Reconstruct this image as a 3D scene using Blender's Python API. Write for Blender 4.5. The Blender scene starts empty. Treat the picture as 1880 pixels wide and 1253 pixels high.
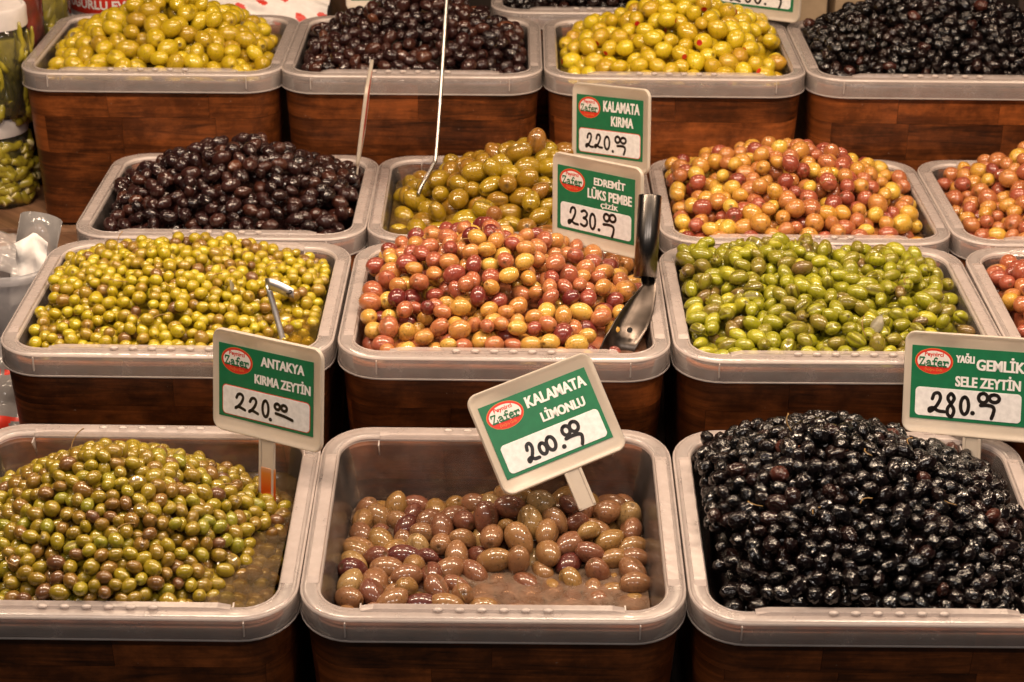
import bpy, bmesh, math, random
import numpy as np
from mathutils import Matrix, Vector, Euler

random.seed(7); RNG = np.random.default_rng(11)
R = math.radians
scene = bpy.context.scene
C = scene.collection

# ------------------------------------------------------------------ camera
CAM_Z, PITCH, ROLL = 1.62, 24.9, 0.5
cam = bpy.data.objects.new('camera', bpy.data.cameras.new('camera')); C.objects.link(cam)
cam_mat = Matrix.Translation((0, 0, CAM_Z)) @ Matrix.Rotation(R(90 - PITCH), 4, 'X') @ Matrix.Rotation(R(ROLL), 4, 'Z')
cam.matrix_world = cam_mat
cam.data.sensor_width = 36; cam.data.lens = 3500 / 1880 * 36
cam.data.clip_start = .05; cam.data.clip_end = 60
cam.data.dof.use_dof = True; cam.data.dof.focus_distance = 2.22; cam.data.dof.aperture_fstop = 11
scene.camera = cam

# ------------------------------------------------------------------ world, lamps, exposure
w = bpy.data.worlds.new('World'); scene.world = w; w.use_nodes = True
w.node_tree.nodes['Background'].inputs[0].default_value = (.72, .80, 1.0, 1)
w.node_tree.nodes['Background'].inputs[1].default_value = .022
scene.view_settings.view_transform = 'Standard'; scene.view_settings.look = 'None'
scene.view_settings.exposure = 0.0; scene.view_settings.gamma = 1
scene.cycles.use_denoising = True
scene.cycles.max_bounces = 8; scene.cycles.transparent_max_bounces = 16
scene.cycles.sample_clamp_indirect = 4
# flat lamps under the awning: a bright row over the tubs, a weaker row added in front only as fill light, one at the back
MAIN, FRONT_FILL, REAR = (1, .77, .56), (1, .89, .80), (1, .72, .49)
LAMPS = [(x, 1.92, 1.86, 0, 10.9, MAIN) for x in (-1.02, -.46, .10, .66, 1.22)] + [(x, .55, 1.95, 45, 3.9, FRONT_FILL) for x in (-.75, .05, .85)] + [(x, 3.0, 1.95, -8, 4.4, REAR) for x in (-.7, .3, 1.1)]
for x, y, z, tl, pw, lc_ in LAMPS:
    l = bpy.data.lights.new('stall_or_fill_lamp', 'AREA'); l.shape = 'RECTANGLE'; l.size = .32; l.size_y = .11; l.energy = pw; l.color = lc_
    o = bpy.data.objects.new('stall_or_fill_lamp', l); o.location = (x, y, z); o.rotation_euler.x = R(tl); C.objects.link(o)

# ------------------------------------------------------------------ materials
def mat(name):
    m = bpy.data.materials.new(name); m.use_nodes = True
    return m, m.node_tree.nodes, m.node_tree.links

def nd(N, t, **kw):
    n = N.new(t)
    for k, v in kw.items(): setattr(n, k, v)
    return n

def plain(name, col, rough=.5, metal=0, spec=.5, coat=0, noise=0, nscale=60, bump=0):
    m, N, L = mat(name); b = N['Principled BSDF']
    b.inputs['Base Color'].default_value = (*col, 1); b.inputs['Roughness'].default_value = rough
    b.inputs['Metallic'].default_value = metal; b.inputs['Specular IOR Level'].default_value = spec
    b.inputs['Coat Weight'].default_value = coat; b.inputs['Coat Roughness'].default_value = .08
    if noise or bump:
        tc = nd(N, 'ShaderNodeTexCoord'); nz = nd(N, 'ShaderNodeTexNoise'); nz.inputs['Scale'].default_value = nscale
        nz.inputs['Detail'].default_value = 6
        L.new(tc.outputs['Object'], nz.inputs['Vector'])
        if noise:
            rp = nd(N, 'ShaderNodeValToRGB')
            rp.color_ramp.elements[0].position = .3; rp.color_ramp.elements[1].position = .7
            rp.color_ramp.elements[0].color = (*[c * (1 - noise) for c in col], 1)
            rp.color_ramp.elements[1].color = (*[min(1, c * (1 + noise * .5)) for c in col], 1)
            L.new(nz.outputs['Fac'], rp.inputs['Fac']); L.new(rp.outputs['Color'], b.inputs['Base Color'])
        if bump:
            bp = nd(N, 'ShaderNodeBump'); bp.inputs['Strength'].default_value = bump; bp.inputs['Distance'].default_value = .002
            L.new(nz.outputs['Fac'], bp.inputs['Height']); L.new(bp.outputs['Normal'], b.inputs['Normal'])
    return m

def translucent(name, col, clear, rough=.25, tint=(1, 1, 1), bump=.15, bscale=40, foam=None, tl_share=.5):
    """milky plastic or glass: some light passes straight, some is scattered, a gloss on top"""
    m, N, L = mat(name); out = N['Material Output']; N.remove(N['Principled BSDF'])
    tr = nd(N, 'ShaderNodeBsdfTransparent'); tr.inputs[0].default_value = (*tint, 1)
    df = nd(N, 'ShaderNodeBsdfDiffuse'); df.inputs[0].default_value = (*col, 1)
    tl = nd(N, 'ShaderNodeBsdfTranslucent'); tl.inputs[0].default_value = (*col, 1)
    gl = nd(N, 'ShaderNodeBsdfGlossy'); gl.inputs['Roughness'].default_value = rough
    tc = nd(N, 'ShaderNodeTexCoord'); nz = nd(N, 'ShaderNodeTexNoise'); nz.inputs['Scale'].default_value = bscale; nz.inputs['Detail'].default_value = 4
    L.new(tc.outputs['Object'], nz.inputs['Vector'])
    bp = nd(N, 'ShaderNodeBump'); bp.inputs['Strength'].default_value = bump; bp.inputs['Distance'].default_value = .003
    L.new(nz.outputs['Fac'], bp.inputs['Height'])
    for x in (df, tl, gl): L.new(bp.outputs['Normal'], x.inputs['Normal'])
    a = nd(N, 'ShaderNodeMixShader'); a.inputs[0].default_value = tl_share; L.new(df.outputs[0], a.inputs[1]); L.new(tl.outputs[0], a.inputs[2])
    b = nd(N, 'ShaderNodeMixShader'); b.inputs[0].default_value = clear
    L.new(a.outputs[0], b.inputs[1]); L.new(tr.outputs[0], b.inputs[2])
    if foam:
        fz = nd(N, 'ShaderNodeTexNoise'); fz.inputs['Scale'].default_value = 48; fz.inputs['Detail'].default_value = 8; fz.inputs['Distortion'].default_value = .5; fz.inputs['Roughness'].default_value = .7
        L.new(tc.outputs['Object'], fz.inputs['Vector']); fr_ = nd(N, 'ShaderNodeValToRGB'); fr_.color_ramp.elements[0].position = .40; fr_.color_ramp.elements[1].position = .66
        fr_.color_ramp.elements[0].color = (*[c * .78 for c in col], 1); fr_.color_ramp.elements[1].color = (*foam, 1); L.new(fz.outputs['Fac'], fr_.inputs['Fac'])
        for x in (df, tl): L.new(fr_.outputs['Color'], x.inputs[0])
    # scuffs: patches where the plastic is rubbed cloudier
    mr = nd(N, 'ShaderNodeMapRange'); mr.inputs['From Min'].default_value = .35; mr.inputs['From Max'].default_value = .7
    mr.inputs['To Min'].default_value = min(1, clear + .04); mr.inputs['To Max'].default_value = max(0, clear - .07)
    nz2 = nd(N, 'ShaderNodeTexNoise'); nz2.inputs['Scale'].default_value = 22; nz2.inputs['Detail'].default_value = 8; nz2.inputs['Roughness'].default_value = .7
    L.new(tc.outputs['Object'], nz2.inputs['Vector']); L.new(nz2.outputs['Fac'], mr.inputs['Value']); L.new(mr.outputs[0], b.inputs[0])
    fr = nd(N, 'ShaderNodeFresnel'); fr.inputs['IOR'].default_value = 1.45; L.new(bp.outputs['Normal'], fr.inputs['Normal'])
    c = nd(N, 'ShaderNodeMixShader'); L.new(fr.outputs[0], c.inputs[0]); L.new(b.outputs[0], c.inputs[1]); L.new(gl.outputs[0], c.inputs[2])
    L.new(c.outputs[0], out.inputs['Surface'])
    return m

def wood(name, dark, light, staves=True, rough=.42):
    m, N, L = mat(name); b = N['Principled BSDF']
    tc = nd(N, 'ShaderNodeTexCoord'); sp = nd(N, 'ShaderNodeSeparateXYZ'); L.new(tc.outputs['Object'], sp.inputs[0])
    oi = nd(N, 'ShaderNodeObjectInfo')
    ad = nd(N, 'ShaderNodeMath', operation='ADD'); L.new(sp.outputs['X'], ad.inputs[0]); L.new(sp.outputs['Y'], ad.inputs[1])
    sh = nd(N, 'ShaderNodeMath', operation='MULTIPLY_ADD'); L.new(oi.outputs['Random'], sh.inputs[0]); sh.inputs[1].default_value = 3.7; L.new(ad.outputs[0], sh.inputs[2])
    cb = nd(N, 'ShaderNodeCombineXYZ'); L.new(sh.outputs[0], cb.inputs[0]); L.new(sp.outputs['Z'], cb.inputs[1]); L.new(oi.outputs['Random'], cb.inputs[2])
    mp = nd(N, 'ShaderNodeMapping'); mp.inputs['Scale'].default_value = (2.2, 26, 1); L.new(cb.outputs[0], mp.inputs[0])
    g = nd(N, 'ShaderNodeTexNoise'); g.inputs['Scale'].default_value = 3.5; g.inputs['Detail'].default_value = 9; g.inputs['Roughness'].default_value = .65; g.inputs['Distortion'].default_value = 1.2
    L.new(mp.outputs[0], g.inputs['Vector'])
    ba = nd(N, 'ShaderNodeTexBrick'); ba.inputs['Scale'].default_value = 1; ba.inputs['Brick Width'].default_value = .145; ba.inputs['Row Height'].default_value = .062
    ba.inputs['Mortar Size'].default_value = .0006; ba.inputs['Color1'].default_value = (0, 0, 0, 1); ba.inputs['Color2'].default_value = (1, 1, 1, 1); ba.inputs['Mortar'].default_value = (.1, .1, .1, 1)
    ba.offset = .37; L.new(cb.outputs[0], ba.inputs['Vector'])
    mx = nd(N, 'ShaderNodeMath', operation='MULTIPLY_ADD'); L.new(oi.outputs['Random'] if staves == 'each' else ba.outputs['Color'], mx.inputs[0]); mx.inputs[1].default_value = .26 if staves == 'each' else .26 if staves else 0; L.new(g.outputs['Fac'], mx.inputs[2])
    rp = nd(N, 'ShaderNodeValToRGB'); rp.color_ramp.elements[0].position = .33; rp.color_ramp.elements[1].position = .95
    rp.color_ramp.elements[0].color = (*dark, 1); rp.color_ramp.elements[1].color = (*light, 1); L.new(mx.outputs[0], rp.inputs['Fac'])
    # grime worn in blotches
    gz = nd(N, 'ShaderNodeTexNoise'); gz.inputs['Scale'].default_value = 13; gz.inputs['Detail'].default_value = 10; gz.inputs['Roughness'].default_value = .72; L.new(cb.outputs[0], gz.inputs['Vector'])
    gr = nd(N, 'ShaderNodeValToRGB'); gr.color_ramp.elements[0].position = .42; gr.color_ramp.elements[1].position = .62
    gr.color_ramp.elements[0].color = (.22, .20, .19, 1); gr.color_ramp.elements[1].color = (1, 1, 1, 1); L.new(gz.outputs['Fac'], gr.inputs['Fac'])
    mu = nd(N, 'ShaderNodeMixRGB', blend_type='MULTIPLY'); mu.inputs[0].default_value = .8; L.new(rp.outputs[0], mu.inputs[1]); L.new(gr.outputs[0], mu.inputs[2])
    # pale flecks of dried brine
    fl = nd(N, 'ShaderNodeTexNoise'); fl.inputs['Scale'].default_value = 170; fl.inputs['Detail'].default_value = 2; L.new(cb.outputs[0], fl.inputs['Vector'])
    fr = nd(N, 'ShaderNodeValToRGB'); fr.color_ramp.elements[0].position = .74; fr.color_ramp.elements[1].position = .80
    fr.color_ramp.elements[0].color = (0, 0, 0, 1); fr.color_ramp.elements[1].color = (.35, .35, .35, 1); L.new(fl.outputs['Fac'], fr.inputs['Fac'])
    mf = nd(N, 'ShaderNodeMixRGB'); L.new(fr.outputs[0], mf.inputs[0]); L.new(mu.outputs[0], mf.inputs[1]); mf.inputs[2].default_value = (.45, .33, .25, 1)
    L.new(mf.outputs[0], b.inputs['Base Color'])
    b.inputs['Roughness'].default_value = rough; b.inputs['Specular IOR Level'].default_value = .35
    bp = nd(N, 'ShaderNodeBump'); bp.inputs['Strength'].default_value = .25; bp.inputs['Distance'].default_value = .0015
    L.new(g.outputs['Fac'], bp.inputs['Height']); L.new(bp.outputs['Normal'], b.inputs['Normal'])
    return m

def olive_mat(name, stops, rough=.38, coat=1.0, wrinkle=0, mottle=.35, dot=(.09, .05, .02), spots=.5, spec=.3, cr=.065):
    """skin colour of each olive from its own tint, mottled, with a brown stalk scar where mark = 1"""
    m, N, L = mat(name); b = N['Principled BSDF']
    ao = nd(N, 'ShaderNodeAttribute', attribute_type='OBJECT', attribute_name='tint')
    ag = nd(N, 'ShaderNodeAttribute', attribute_type='GEOMETRY', attribute_name='tint')
    am = nd(N, 'ShaderNodeAttribute', attribute_type='GEOMETRY', attribute_name='mark')
    ad = nd(N, 'ShaderNodeMath', operation='ADD'); L.new(ao.outputs['Fac'], ad.inputs[0]); L.new(ag.outputs['Fac'], ad.inputs[1])
    tc = nd(N, 'ShaderNodeTexCoord'); of = nd(N, 'ShaderNodeVectorMath', operation='MULTIPLY_ADD')
    cb = nd(N, 'ShaderNodeCombineXYZ')
    for k in range(3): L.new(ad.outputs[0], cb.inputs[k])
    of.inputs[1].default_value = (7.3, 3.1, 5.7); L.new(cb.outputs[0], of.inputs[0]); L.new(tc.outputs['Object'], of.inputs[2])
    nz = nd(N, 'ShaderNodeTexNoise'); nz.inputs['Scale'].default_value = 95; nz.inputs['Detail'].default_value = 5; nz.inputs['Roughness'].default_value = .6
    L.new(of.outputs[0], nz.inputs['Vector'])
    ct = nd(N, 'ShaderNodeMath', operation='MULTIPLY_ADD'); L.new(nz.outputs['Fac'], ct.inputs[0]); ct.inputs[1].default_value = mottle
    sb = nd(N, 'ShaderNodeMath', operation='SUBTRACT'); L.new(ad.outputs[0], sb.inputs[0]); sb.inputs[1].default_value = mottle * .5; L.new(sb.outputs[0], ct.inputs[2])
    rp = nd(N, 'ShaderNodeValToRGB'); e = rp.color_ramp.elements
    while len(e) < len(stops): e.new(.5)
    for k, (p, c) in enumerate(stops): e[k].position = p; e[k].color = (*c, 1)
    L.new(ct.outputs[0], rp.inputs['Fac'])
    # fine dark speckles
    n2 = nd(N, 'ShaderNodeTexNoise'); n2.inputs['Scale'].default_value = 420; n2.inputs['Detail'].default_value = 2; L.new(of.outputs[0], n2.inputs['Vector'])
    r2 = nd(N, 'ShaderNodeValToRGB'); r2.color_ramp.elements[0].position = .30; r2.color_ramp.elements[1].position = .42
    r2.color_ramp.elements[0].color = (1 - spots, 1 - spots, 1 - spots, 1); r2.color_ramp.elements[1].color = (1, 1, 1, 1); L.new(n2.outputs['Fac'], r2.inputs['Fac'])
    mu = nd(N, 'ShaderNodeMixRGB', blend_type='MULTIPLY'); mu.inputs[0].default_value = 1; L.new(rp.outputs[0], mu.inputs[1]); L.new(r2.outputs[0], mu.inputs[2])
    mk = nd(N, 'ShaderNodeMixRGB'); L.new(am.outputs['Fac'], mk.inputs[0]); L.new(mu.outputs[0], mk.inputs[1]); mk.inputs[2].default_value = (*dot, 1)
    L.new(mk.outputs[0], b.inputs['Base Color'])
    b.inputs['Roughness'].default_value = rough; b.inputs['Coat Weight'].default_value = coat; b.inputs['Coat Roughness'].default_value = cr; b.inputs['Coat IOR'].default_value = 1.55; b.inputs['Specular IOR Level'].default_value = spec
    bp = nd(N, 'ShaderNodeBump'); bp.inputs['Distance'].default_value = .003 if wrinkle else .0006
    bp.inputs['Strength'].default_value = wrinkle if wrinkle else .35
    nb = nd(N, 'ShaderNodeTexNoise'); nb.inputs['Scale'].default_value = 190 if wrinkle else 150; nb.inputs['Detail'].default_value = 1.5 if wrinkle else 2
    nb.inputs['Distortion'].default_value = 1.5 if wrinkle else 0
    L.new(of.outputs[0], nb.inputs['Vector']); L.new(nb.outputs['Fac'], bp.inputs['Height'])
    L.new(bp.outputs['Normal'], b.inputs['Normal'])
    bc = nd(N, 'ShaderNodeBump'); bc.inputs['Distance'].default_value = bp.inputs['Distance'].default_value; bc.inputs['Strength'].default_value = wrinkle if wrinkle else .10
    L.new(nb.outputs['Fac'], bc.inputs['Height']); L.new(bc.outputs['Normal'], b.inputs['Coat Normal'])
    return m

M = {}
M['plastic'] = translucent('milky_plastic', (.99, .85, .80), .69, rough=.2, bump=.2, bscale=55, tl_share=.28)
M['skirt'] = translucent('thin_tub_skirt', (.99, .86, .81), .76, rough=.2, bump=.2, bscale=55, tl_share=.35)
M['wall'] = translucent('clear_tub_wall', (.98, .82, .77), .925, rough=.2, bump=.2, bscale=45, tl_share=.3)
M['rib_glint_plastic'] = translucent('rib_glint_plastic', (.99, .88, .83), .30, rough=.2)  # for moulded ribs, and for the whiter strips that imitate edge glints
M['crate'] = wood('stained_crate_wood', (.05, .016, .006), (.55, .17, .05))
M['stave'] = wood('stained_stave_wood', (.026, .0076, .0024), (.42, .112, .024), staves='each')
M['shelf'] = wood('pale_shelf_wood', (.28, .14, .075), (.46, .27, .16), staves=False)
M['board_wood'] = wood('dark_board_wood', (.015, .007, .004), (.06, .025, .012), staves=False)
M['sign'] = translucent('cream_sign_plastic', (.93, .82, .70), .04, rough=.3, bump=.08)
M['stain'] = translucent('orange_stained_plastic', (.85, .22, .04), .04, rough=.3, bump=.08)
def stain_fade(m):
    # the dye has crept up the foot and fades out
    N, L = m.node_tree.nodes, m.node_tree.links; tc = N.new('ShaderNodeTexCoord'); sp = N.new('ShaderNodeSeparateXYZ'); L.new(tc.outputs['Object'], sp.inputs[0])
    rp = N.new('ShaderNodeValToRGB'); mr = N.new('ShaderNodeMapRange'); mr.inputs['From Min'].default_value = -.116; mr.inputs['From Max'].default_value = -.084
    L.new(sp.outputs['Y'], mr.inputs['Value']); L.new(mr.outputs[0], rp.inputs['Fac'])
    rp.color_ramp.elements[0].color = (.95, .16, .015, 1); rp.color_ramp.elements[1].color = (.92, .76, .62, 1); e = rp.color_ramp.elements.new(.55); e.color = (.98, .36, .06, 1)
    for n in N:
        if n.type in ('BSDF_DIFFUSE', 'BSDF_TRANSLUCENT'): L.new(rp.outputs[0], n.inputs[0])
stain_fade(M['stain'])
M['green'] = plain('green_card', (.010, .155, .062), .38, noise=.12, nscale=90)
M['paper'] = plain('white_card', (.82, .79, .79), .45, noise=.13, nscale=160)
M['letter'] = plain('white_print', (.82, .78, .76), .45)
M['red'] = plain('red_print', (.62, .035, .018), .4)
M['logo_white'] = plain('logo_white', (.78, .72, .68), .4)
M['logo_green'] = plain('logo_green', (.008, .13, .05), .4)
M['logo_gold'] = plain('logo_gold', (.75, .2, .05), .4)
M['ink'] = plain('marker_ink', (.012, .008, .007), .35)
M['steel'] = plain('steel', (.19, .17, .155), .27, metal=1, noise=.4, nscale=30, bump=.05)
M['spoon_steel'] = plain('spoon_steel', (.62, .60, .60), .42, metal=1, noise=.2, nscale=60)
M['dark_steel'] = plain('dark_reflection_steel', (.13, .105, .09), .32, metal=1, noise=.5, nscale=35, bump=.05)  # blade steel made darker: its dark reflections are put into the colour
M['wire'] = plain('wire_steel', (.34, .32, .30), .33, metal=1)
M['black'] = plain('black', (.004, .004, .004), .6)
M['lid'] = plain('white_lid', (.74, .68, .66), .3, noise=.08)
M['glass'] = translucent('jar_glass', (.5, .5, .45), .93, rough=.05, bump=.03)
M['pepper'] = plain('pickled_pepper', (.40, .33, .03), .3, noise=.5, nscale=45, coat=.4)
M['pepper_cut'] = plain('pickled_pepper_cut', (.80, .70, .36), .35, noise=.3, nscale=120)
M['pickle_brine'] = plain('pickle_brine', (.34, .28, .05), .2, noise=.4, nscale=50)
M['paste'] = plain('red_paste', (.36, .03, .01), .3, noise=.5, nscale=50, coat=.4)
M['bucket'] = plain('white_bucket', (.76, .70, .68), .35)
M['film'] = translucent('clear_film', (.85, .80, .79), .55, rough=.12, bump=.6, bscale=25)
M['cup'] = translucent('frosted_cup', (.88, .85, .88), .48, rough=.25)
M['napkin'] = plain('napkin', (.80, .76, .74), .8, noise=.06, bump=.3, nscale=80)
M['wicker'] = plain('dark_wicker', (.035, .016, .008), .5, noise=.6, nscale=40)
M['carton'] = plain('carton', (.46, .34, .22), .7, noise=.2, nscale=30)
M['stalk'] = plain('stalk', (.30, .17, .05), .5, noise=.3, nscale=120)
M['leaf'] = plain('leaf', (.20, .17, .10), .4, noise=.35, nscale=160)
M['floor'] = plain('floor', (.05, .045, .04), .7, noise=.4, nscale=8)
M['backwall'] = plain('back_wall', (.035, .022, .015), .6, noise=.5, nscale=6)
M['pimento'] = plain('pimento', (.50, .022, .012), .25, noise=.3, nscale=200, coat=.5)
M['pit_hole'] = plain('pit_hole', (.16, .11, .012), .4)
M['amber_glass'] = plain('amber_glass', (.10, .06, .035), .12, coat=.6, noise=.5, nscale=20)

# ------------------------------------------------------------------ mesh helpers
def link(name, me, m=None, parent=None, loc=None):
    o = bpy.data.objects.new(name, me); C.objects.link(o)
    if m is not None and me is not None:
        for x in (m if isinstance(m, (list, tuple)) else [m]): me.materials.append(x)
    if parent: o.parent = parent
    if loc is not None: o.location = loc
    return o

def mesh(name, V, F, smooth=True, mi=None):
    me = bpy.data.meshes.new(name); me.from_pydata([tuple(map(float, v)) for v in V], [], F); me.update()
    if smooth: me.polygons.foreach_set('use_smooth', [True] * len(me.polygons))
    if mi is not None: me.polygons.foreach_set('material_index', mi)
    return me

def tag(o, label=None, cat=None, group=None, kind=None):
    for k, v in (('label', label), ('category', cat), ('group', group), ('kind', kind)):
        if v: o[k] = v
    return o

def empty(name, loc=(0, 0, 0), rot=(0, 0, 0)):
    o = bpy.data.objects.new(name, None); C.objects.link(o); o.location = loc; o.rotation_euler = rot
    o.empty_display_size = .05
    return o

def part(src, parent):
    c = src.copy(); C.objects.link(c); c.parent = parent
    for g in src.children: part(g, c)
    return c

def rrect(hx, hy, r, n=9, side=5):
    """outline of a rounded rectangle, counter-clockwise"""
    pts = []
    r = max(r, .002)
    cs = [(hx - r, hy - r, 0), (-hx + r, hy - r, 90), (-hx + r, -hy + r, 180), (hx - r, -hy + r, 270)]
    for i, (cx, cy, a0) in enumerate(cs):
        for k in range(n):
            a = R(a0 + 90 * k / (n - 1)); pts.append((cx + r * math.cos(a), cy + r * math.sin(a)))
        nx = cs[(i + 1) % 4]; a = R(nx[2]); q = (nx[0] + r * math.cos(a), nx[1] + r * math.sin(a)); p = pts[-1]
        for k in range(1, side): pts.append((p[0] + (q[0] - p[0]) * k / side, p[1] + (q[1] - p[1]) * k / side))
    return pts

def sweep(name, hx, hy, r, prof, cap0=False, cap1=False, closed=False, smooth=True, sharp=R(50)):
    """sweep a profile of (inset, z) round a rounded rectangle"""
    V, F = [], []
    for off, z in prof: V += [(x, y, z) for x, y in rrect(hx - off, hy - off, r - off)]
    n = len(V) // len(prof); k = len(prof)
    for j in range(k if closed else k - 1):
        a, b = j * n, ((j + 1) % k) * n
        for i in range(n): F.append((a + i, a + (i + 1) % n, b + (i + 1) % n, b + i))
    if cap0: F.append(tuple(range(n))[::-1])
    if cap1: F.append(tuple(range((k - 1) * n, k * n)))
    me = mesh(name, V, F, smooth)
    fix(me)
    if smooth: me.set_sharp_from_angle(angle=sharp)
    return me

def fix(me):
    bm = bmesh.new(); bm.from_mesh(me); bmesh.ops.recalc_face_normals(bm, faces=bm.faces); bm.to_mesh(me); bm.free()

def box(sx, sy, sz, c=(0, 0, 0), bev=.002):
    bm = bmesh.new(); bmesh.ops.create_cube(bm, size=1)
    for v in bm.verts: v.co = Vector((v.co.x * sx + c[0], v.co.y * sy + c[1], v.co.z * sz + c[2]))
    if bev: bmesh.ops.bevel(bm, geom=bm.edges[:], offset=bev, segments=2, affect='EDGES', profile=.6)
    me = bpy.data.meshes.new('box'); bm.to_mesh(me); bm.free()
    return me

def lathe(prof, n=40, a0=0, a1=2 * math.pi):
    V, F = [], []; full = abs(a1 - a0 - 2 * math.pi) < 1e-6; m = n if full else n + 1
    for r, z in prof:
        for k in range(m):
            a = a0 + (a1 - a0) * k / n; V.append((r * math.cos(a), r * math.sin(a), z))
    for j in range(len(prof) - 1):
        for k in range(n): F.append((j * m + k, j * m + (k + 1) % m, (j + 1) * m + (k + 1) % m, (j + 1) * m + k))
    me = mesh('lathe', V, F); fix(me); me.set_sharp_from_angle(angle=R(40))
    return me

def tube(pts, rad, n=8):
    """round bar along points; rad a number or one per point"""
    V, F = [], []; P = [Vector(p) for p in pts]; rads = rad if isinstance(rad, (list, tuple)) else [rad] * len(P)
    up = None
    for i, p in enumerate(P):
        d = (P[min(i + 1, len(P) - 1)] - P[max(i - 1, 0)]).normalized()
        if up is None: up = d.orthogonal().normalized()
        up = (up - d * up.dot(d)).normalized(); s = d.cross(up)
        for k in range(n):
            a = 2 * math.pi * k / n; V.append(p + (up * math.cos(a) + s * math.sin(a)) * rads[i])
    for i in range(len(P) - 1):
        for k in range(n): F.append((i * n + k, i * n + (k + 1) % n, (i + 1) * n + (k + 1) % n, (i + 1) * n + k))
    F.append(tuple(range(n))[::-1]); F.append(tuple(range((len(P) - 1) * n, len(P) * n)))
    return mesh('tube', V, F)

def smooth_path(pts, n=8):
    P = [np.array(p, float) for p in pts]; P = [2 * P[0] - P[1]] + P + [2 * P[-1] - P[-2]]; out = []
    for i in range(1, len(P) - 2):
        for k in range(n):
            t = k / n
            out.append(.5 * (2 * P[i] + (P[i + 1] - P[i - 1]) * t + (2 * P[i - 1] - 5 * P[i] + 4 * P[i + 1] - P[i + 2]) * t * t + (3 * P[i] - P[i - 1] - 3 * P[i + 1] + P[i + 2]) * t ** 3))
    out.append(P[-2])
    return out

def solid(me, th, m=None):
    bm = bmesh.new(); bm.from_mesh(me); bmesh.ops.recalc_face_normals(bm, faces=bm.faces)
    bmesh.ops.solidify(bm, geom=bm.faces[:], thickness=th); bm.to_mesh(me); bm.free(); return me

# ------------------------------------------------------------------ setting: floor, back wall, stepped stand
tag(link('floor', box(8, 8, .1, (0, 2.5, -.05), 0), M['floor']), kind='structure')
tag(link('back_wall', box(8, .1, 3, (0, 4.55, 1.5), 0), M['backwall']), kind='structure')
st = tag(empty('display_stand', (0, 2.4, 0)), 'stepped dark wooden stand under the crates with a pale upper step', 'display stand')
CR = .25                                     # crate height below the lip
def shelf(x0, x1, y0, y1, z, m, th=.03):
    o = link('shelf', box(x1 - x0, y1 - y0, th, (0, 0, -th / 2), .004), m, st); o.location = ((x0 + x1) / 2, (y0 + y1) / 2 - 2.4, z); return o
o = shelf(-1.3, 1.7, 1.55, 2.0, 0, M['board_wood']); o.location.z = .55 - CR + .006; o.rotation_euler.x = R(6.5)
shelf(-1.3, 1.7, 2.04, 2.76, .402, M['board_wood'])
shelf(-1.3, 1.7, 2.775, 3.6, .518, M['shelf'])
nb = link('step_nose', sweep('nose', .33, .06, .012, [(.02, 0), (.004, -.004), (0, -.02), (0, -.05), (.01, -.062)], cap0=True, cap1=True), M['shelf'], st); nb.location = (-.945, 2.712 - 2.4, .5175)
for y, z in ((2.03, .39), (2.768, .49), (1.56, .28)):
    r_ = link('riser', box(3, .012, z, (0, 0, z / 2), 0), M['board_wood'], st); r_.location = (.2, y - 2.4, 0)

# ------------------------------------------------------------------ tubs and crates
W, D, CORN = .200, .175, .056                # half width, half depth of the lip, corner radius
rim_me = sweep('rim', W, D, CORN, [(.0002, -.030), (-.0008, -.0295), (-.0007, -.027), (-.0001, -.0072), (.0002, -.0046), (.0014, -.0016), (.0038, -.0002), (.0060, 0), (.0140, -.0005), (.0162, -.0009), (.0190, -.0028), (.0205, -.0054), (.0212, -.007),
                                   (.0195, -.0072), (.0182, -.005), (.0155, -.0032), (.006, -.0028), (.0032, -.0048), (.0017, -.03)], closed=True, sharp=R(70))
bas_me = sweep('basin', W, D, CORN, [(.0211, -.0068), (.030, -.05), (.036, -.10), (.043, -.19), (.048, -.205), (.060, -.212), (.062, -.214), (.047, -.2075), (.0412, -.19), (.0342, -.10), (.0283, -.05), (.0195, -.0075)], sharp=R(70))
bottom_glint_me = sweep('bead', W, D, CORN, [(-.0012, -.0300), (-.0016, -.0290), (-.0012, -.0280), (-.0004, -.0279), (.0006, -.0302)], closed=True)  # this and the next two: whiter strips added as painted highlights along rim edges
corner_glint_me = sweep('edge', W, D, CORN, [(.0003, -.0048), (-.0005, -.0036), (.0001, -.0018), (.0013, -.0010), (.0022, -.0024)], closed=True)
lip_glint_me = sweep('inner', W, D, CORN, [(.0178, -.0018), (.0186, -.0010), (.0200, -.0022), (.0207, -.0045), (.0196, -.0050)], closed=True)
crate_me = sweep('crate', W, D, CORN, [(.0045, -.017), (.0055, -.015), (.0150, -.015), (.0160, -.017), (.0225, -.10), (.0300, -.235), (.0190, -CR), (.0170, -CR + .002), (.0105, -.12)], closed=True, sharp=R(60))
core_me = sweep('crate_core', W, D, CORN, [(.0075, -.0175), (.0085, -.0155), (.0150, -.0155), (.0160, -.017), (.0225, -.10), (.0300, -.235), (.0220, -CR), (.0200, -CR + .002), (.0135, -.12)], closed=True, sharp=R(60))
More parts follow.
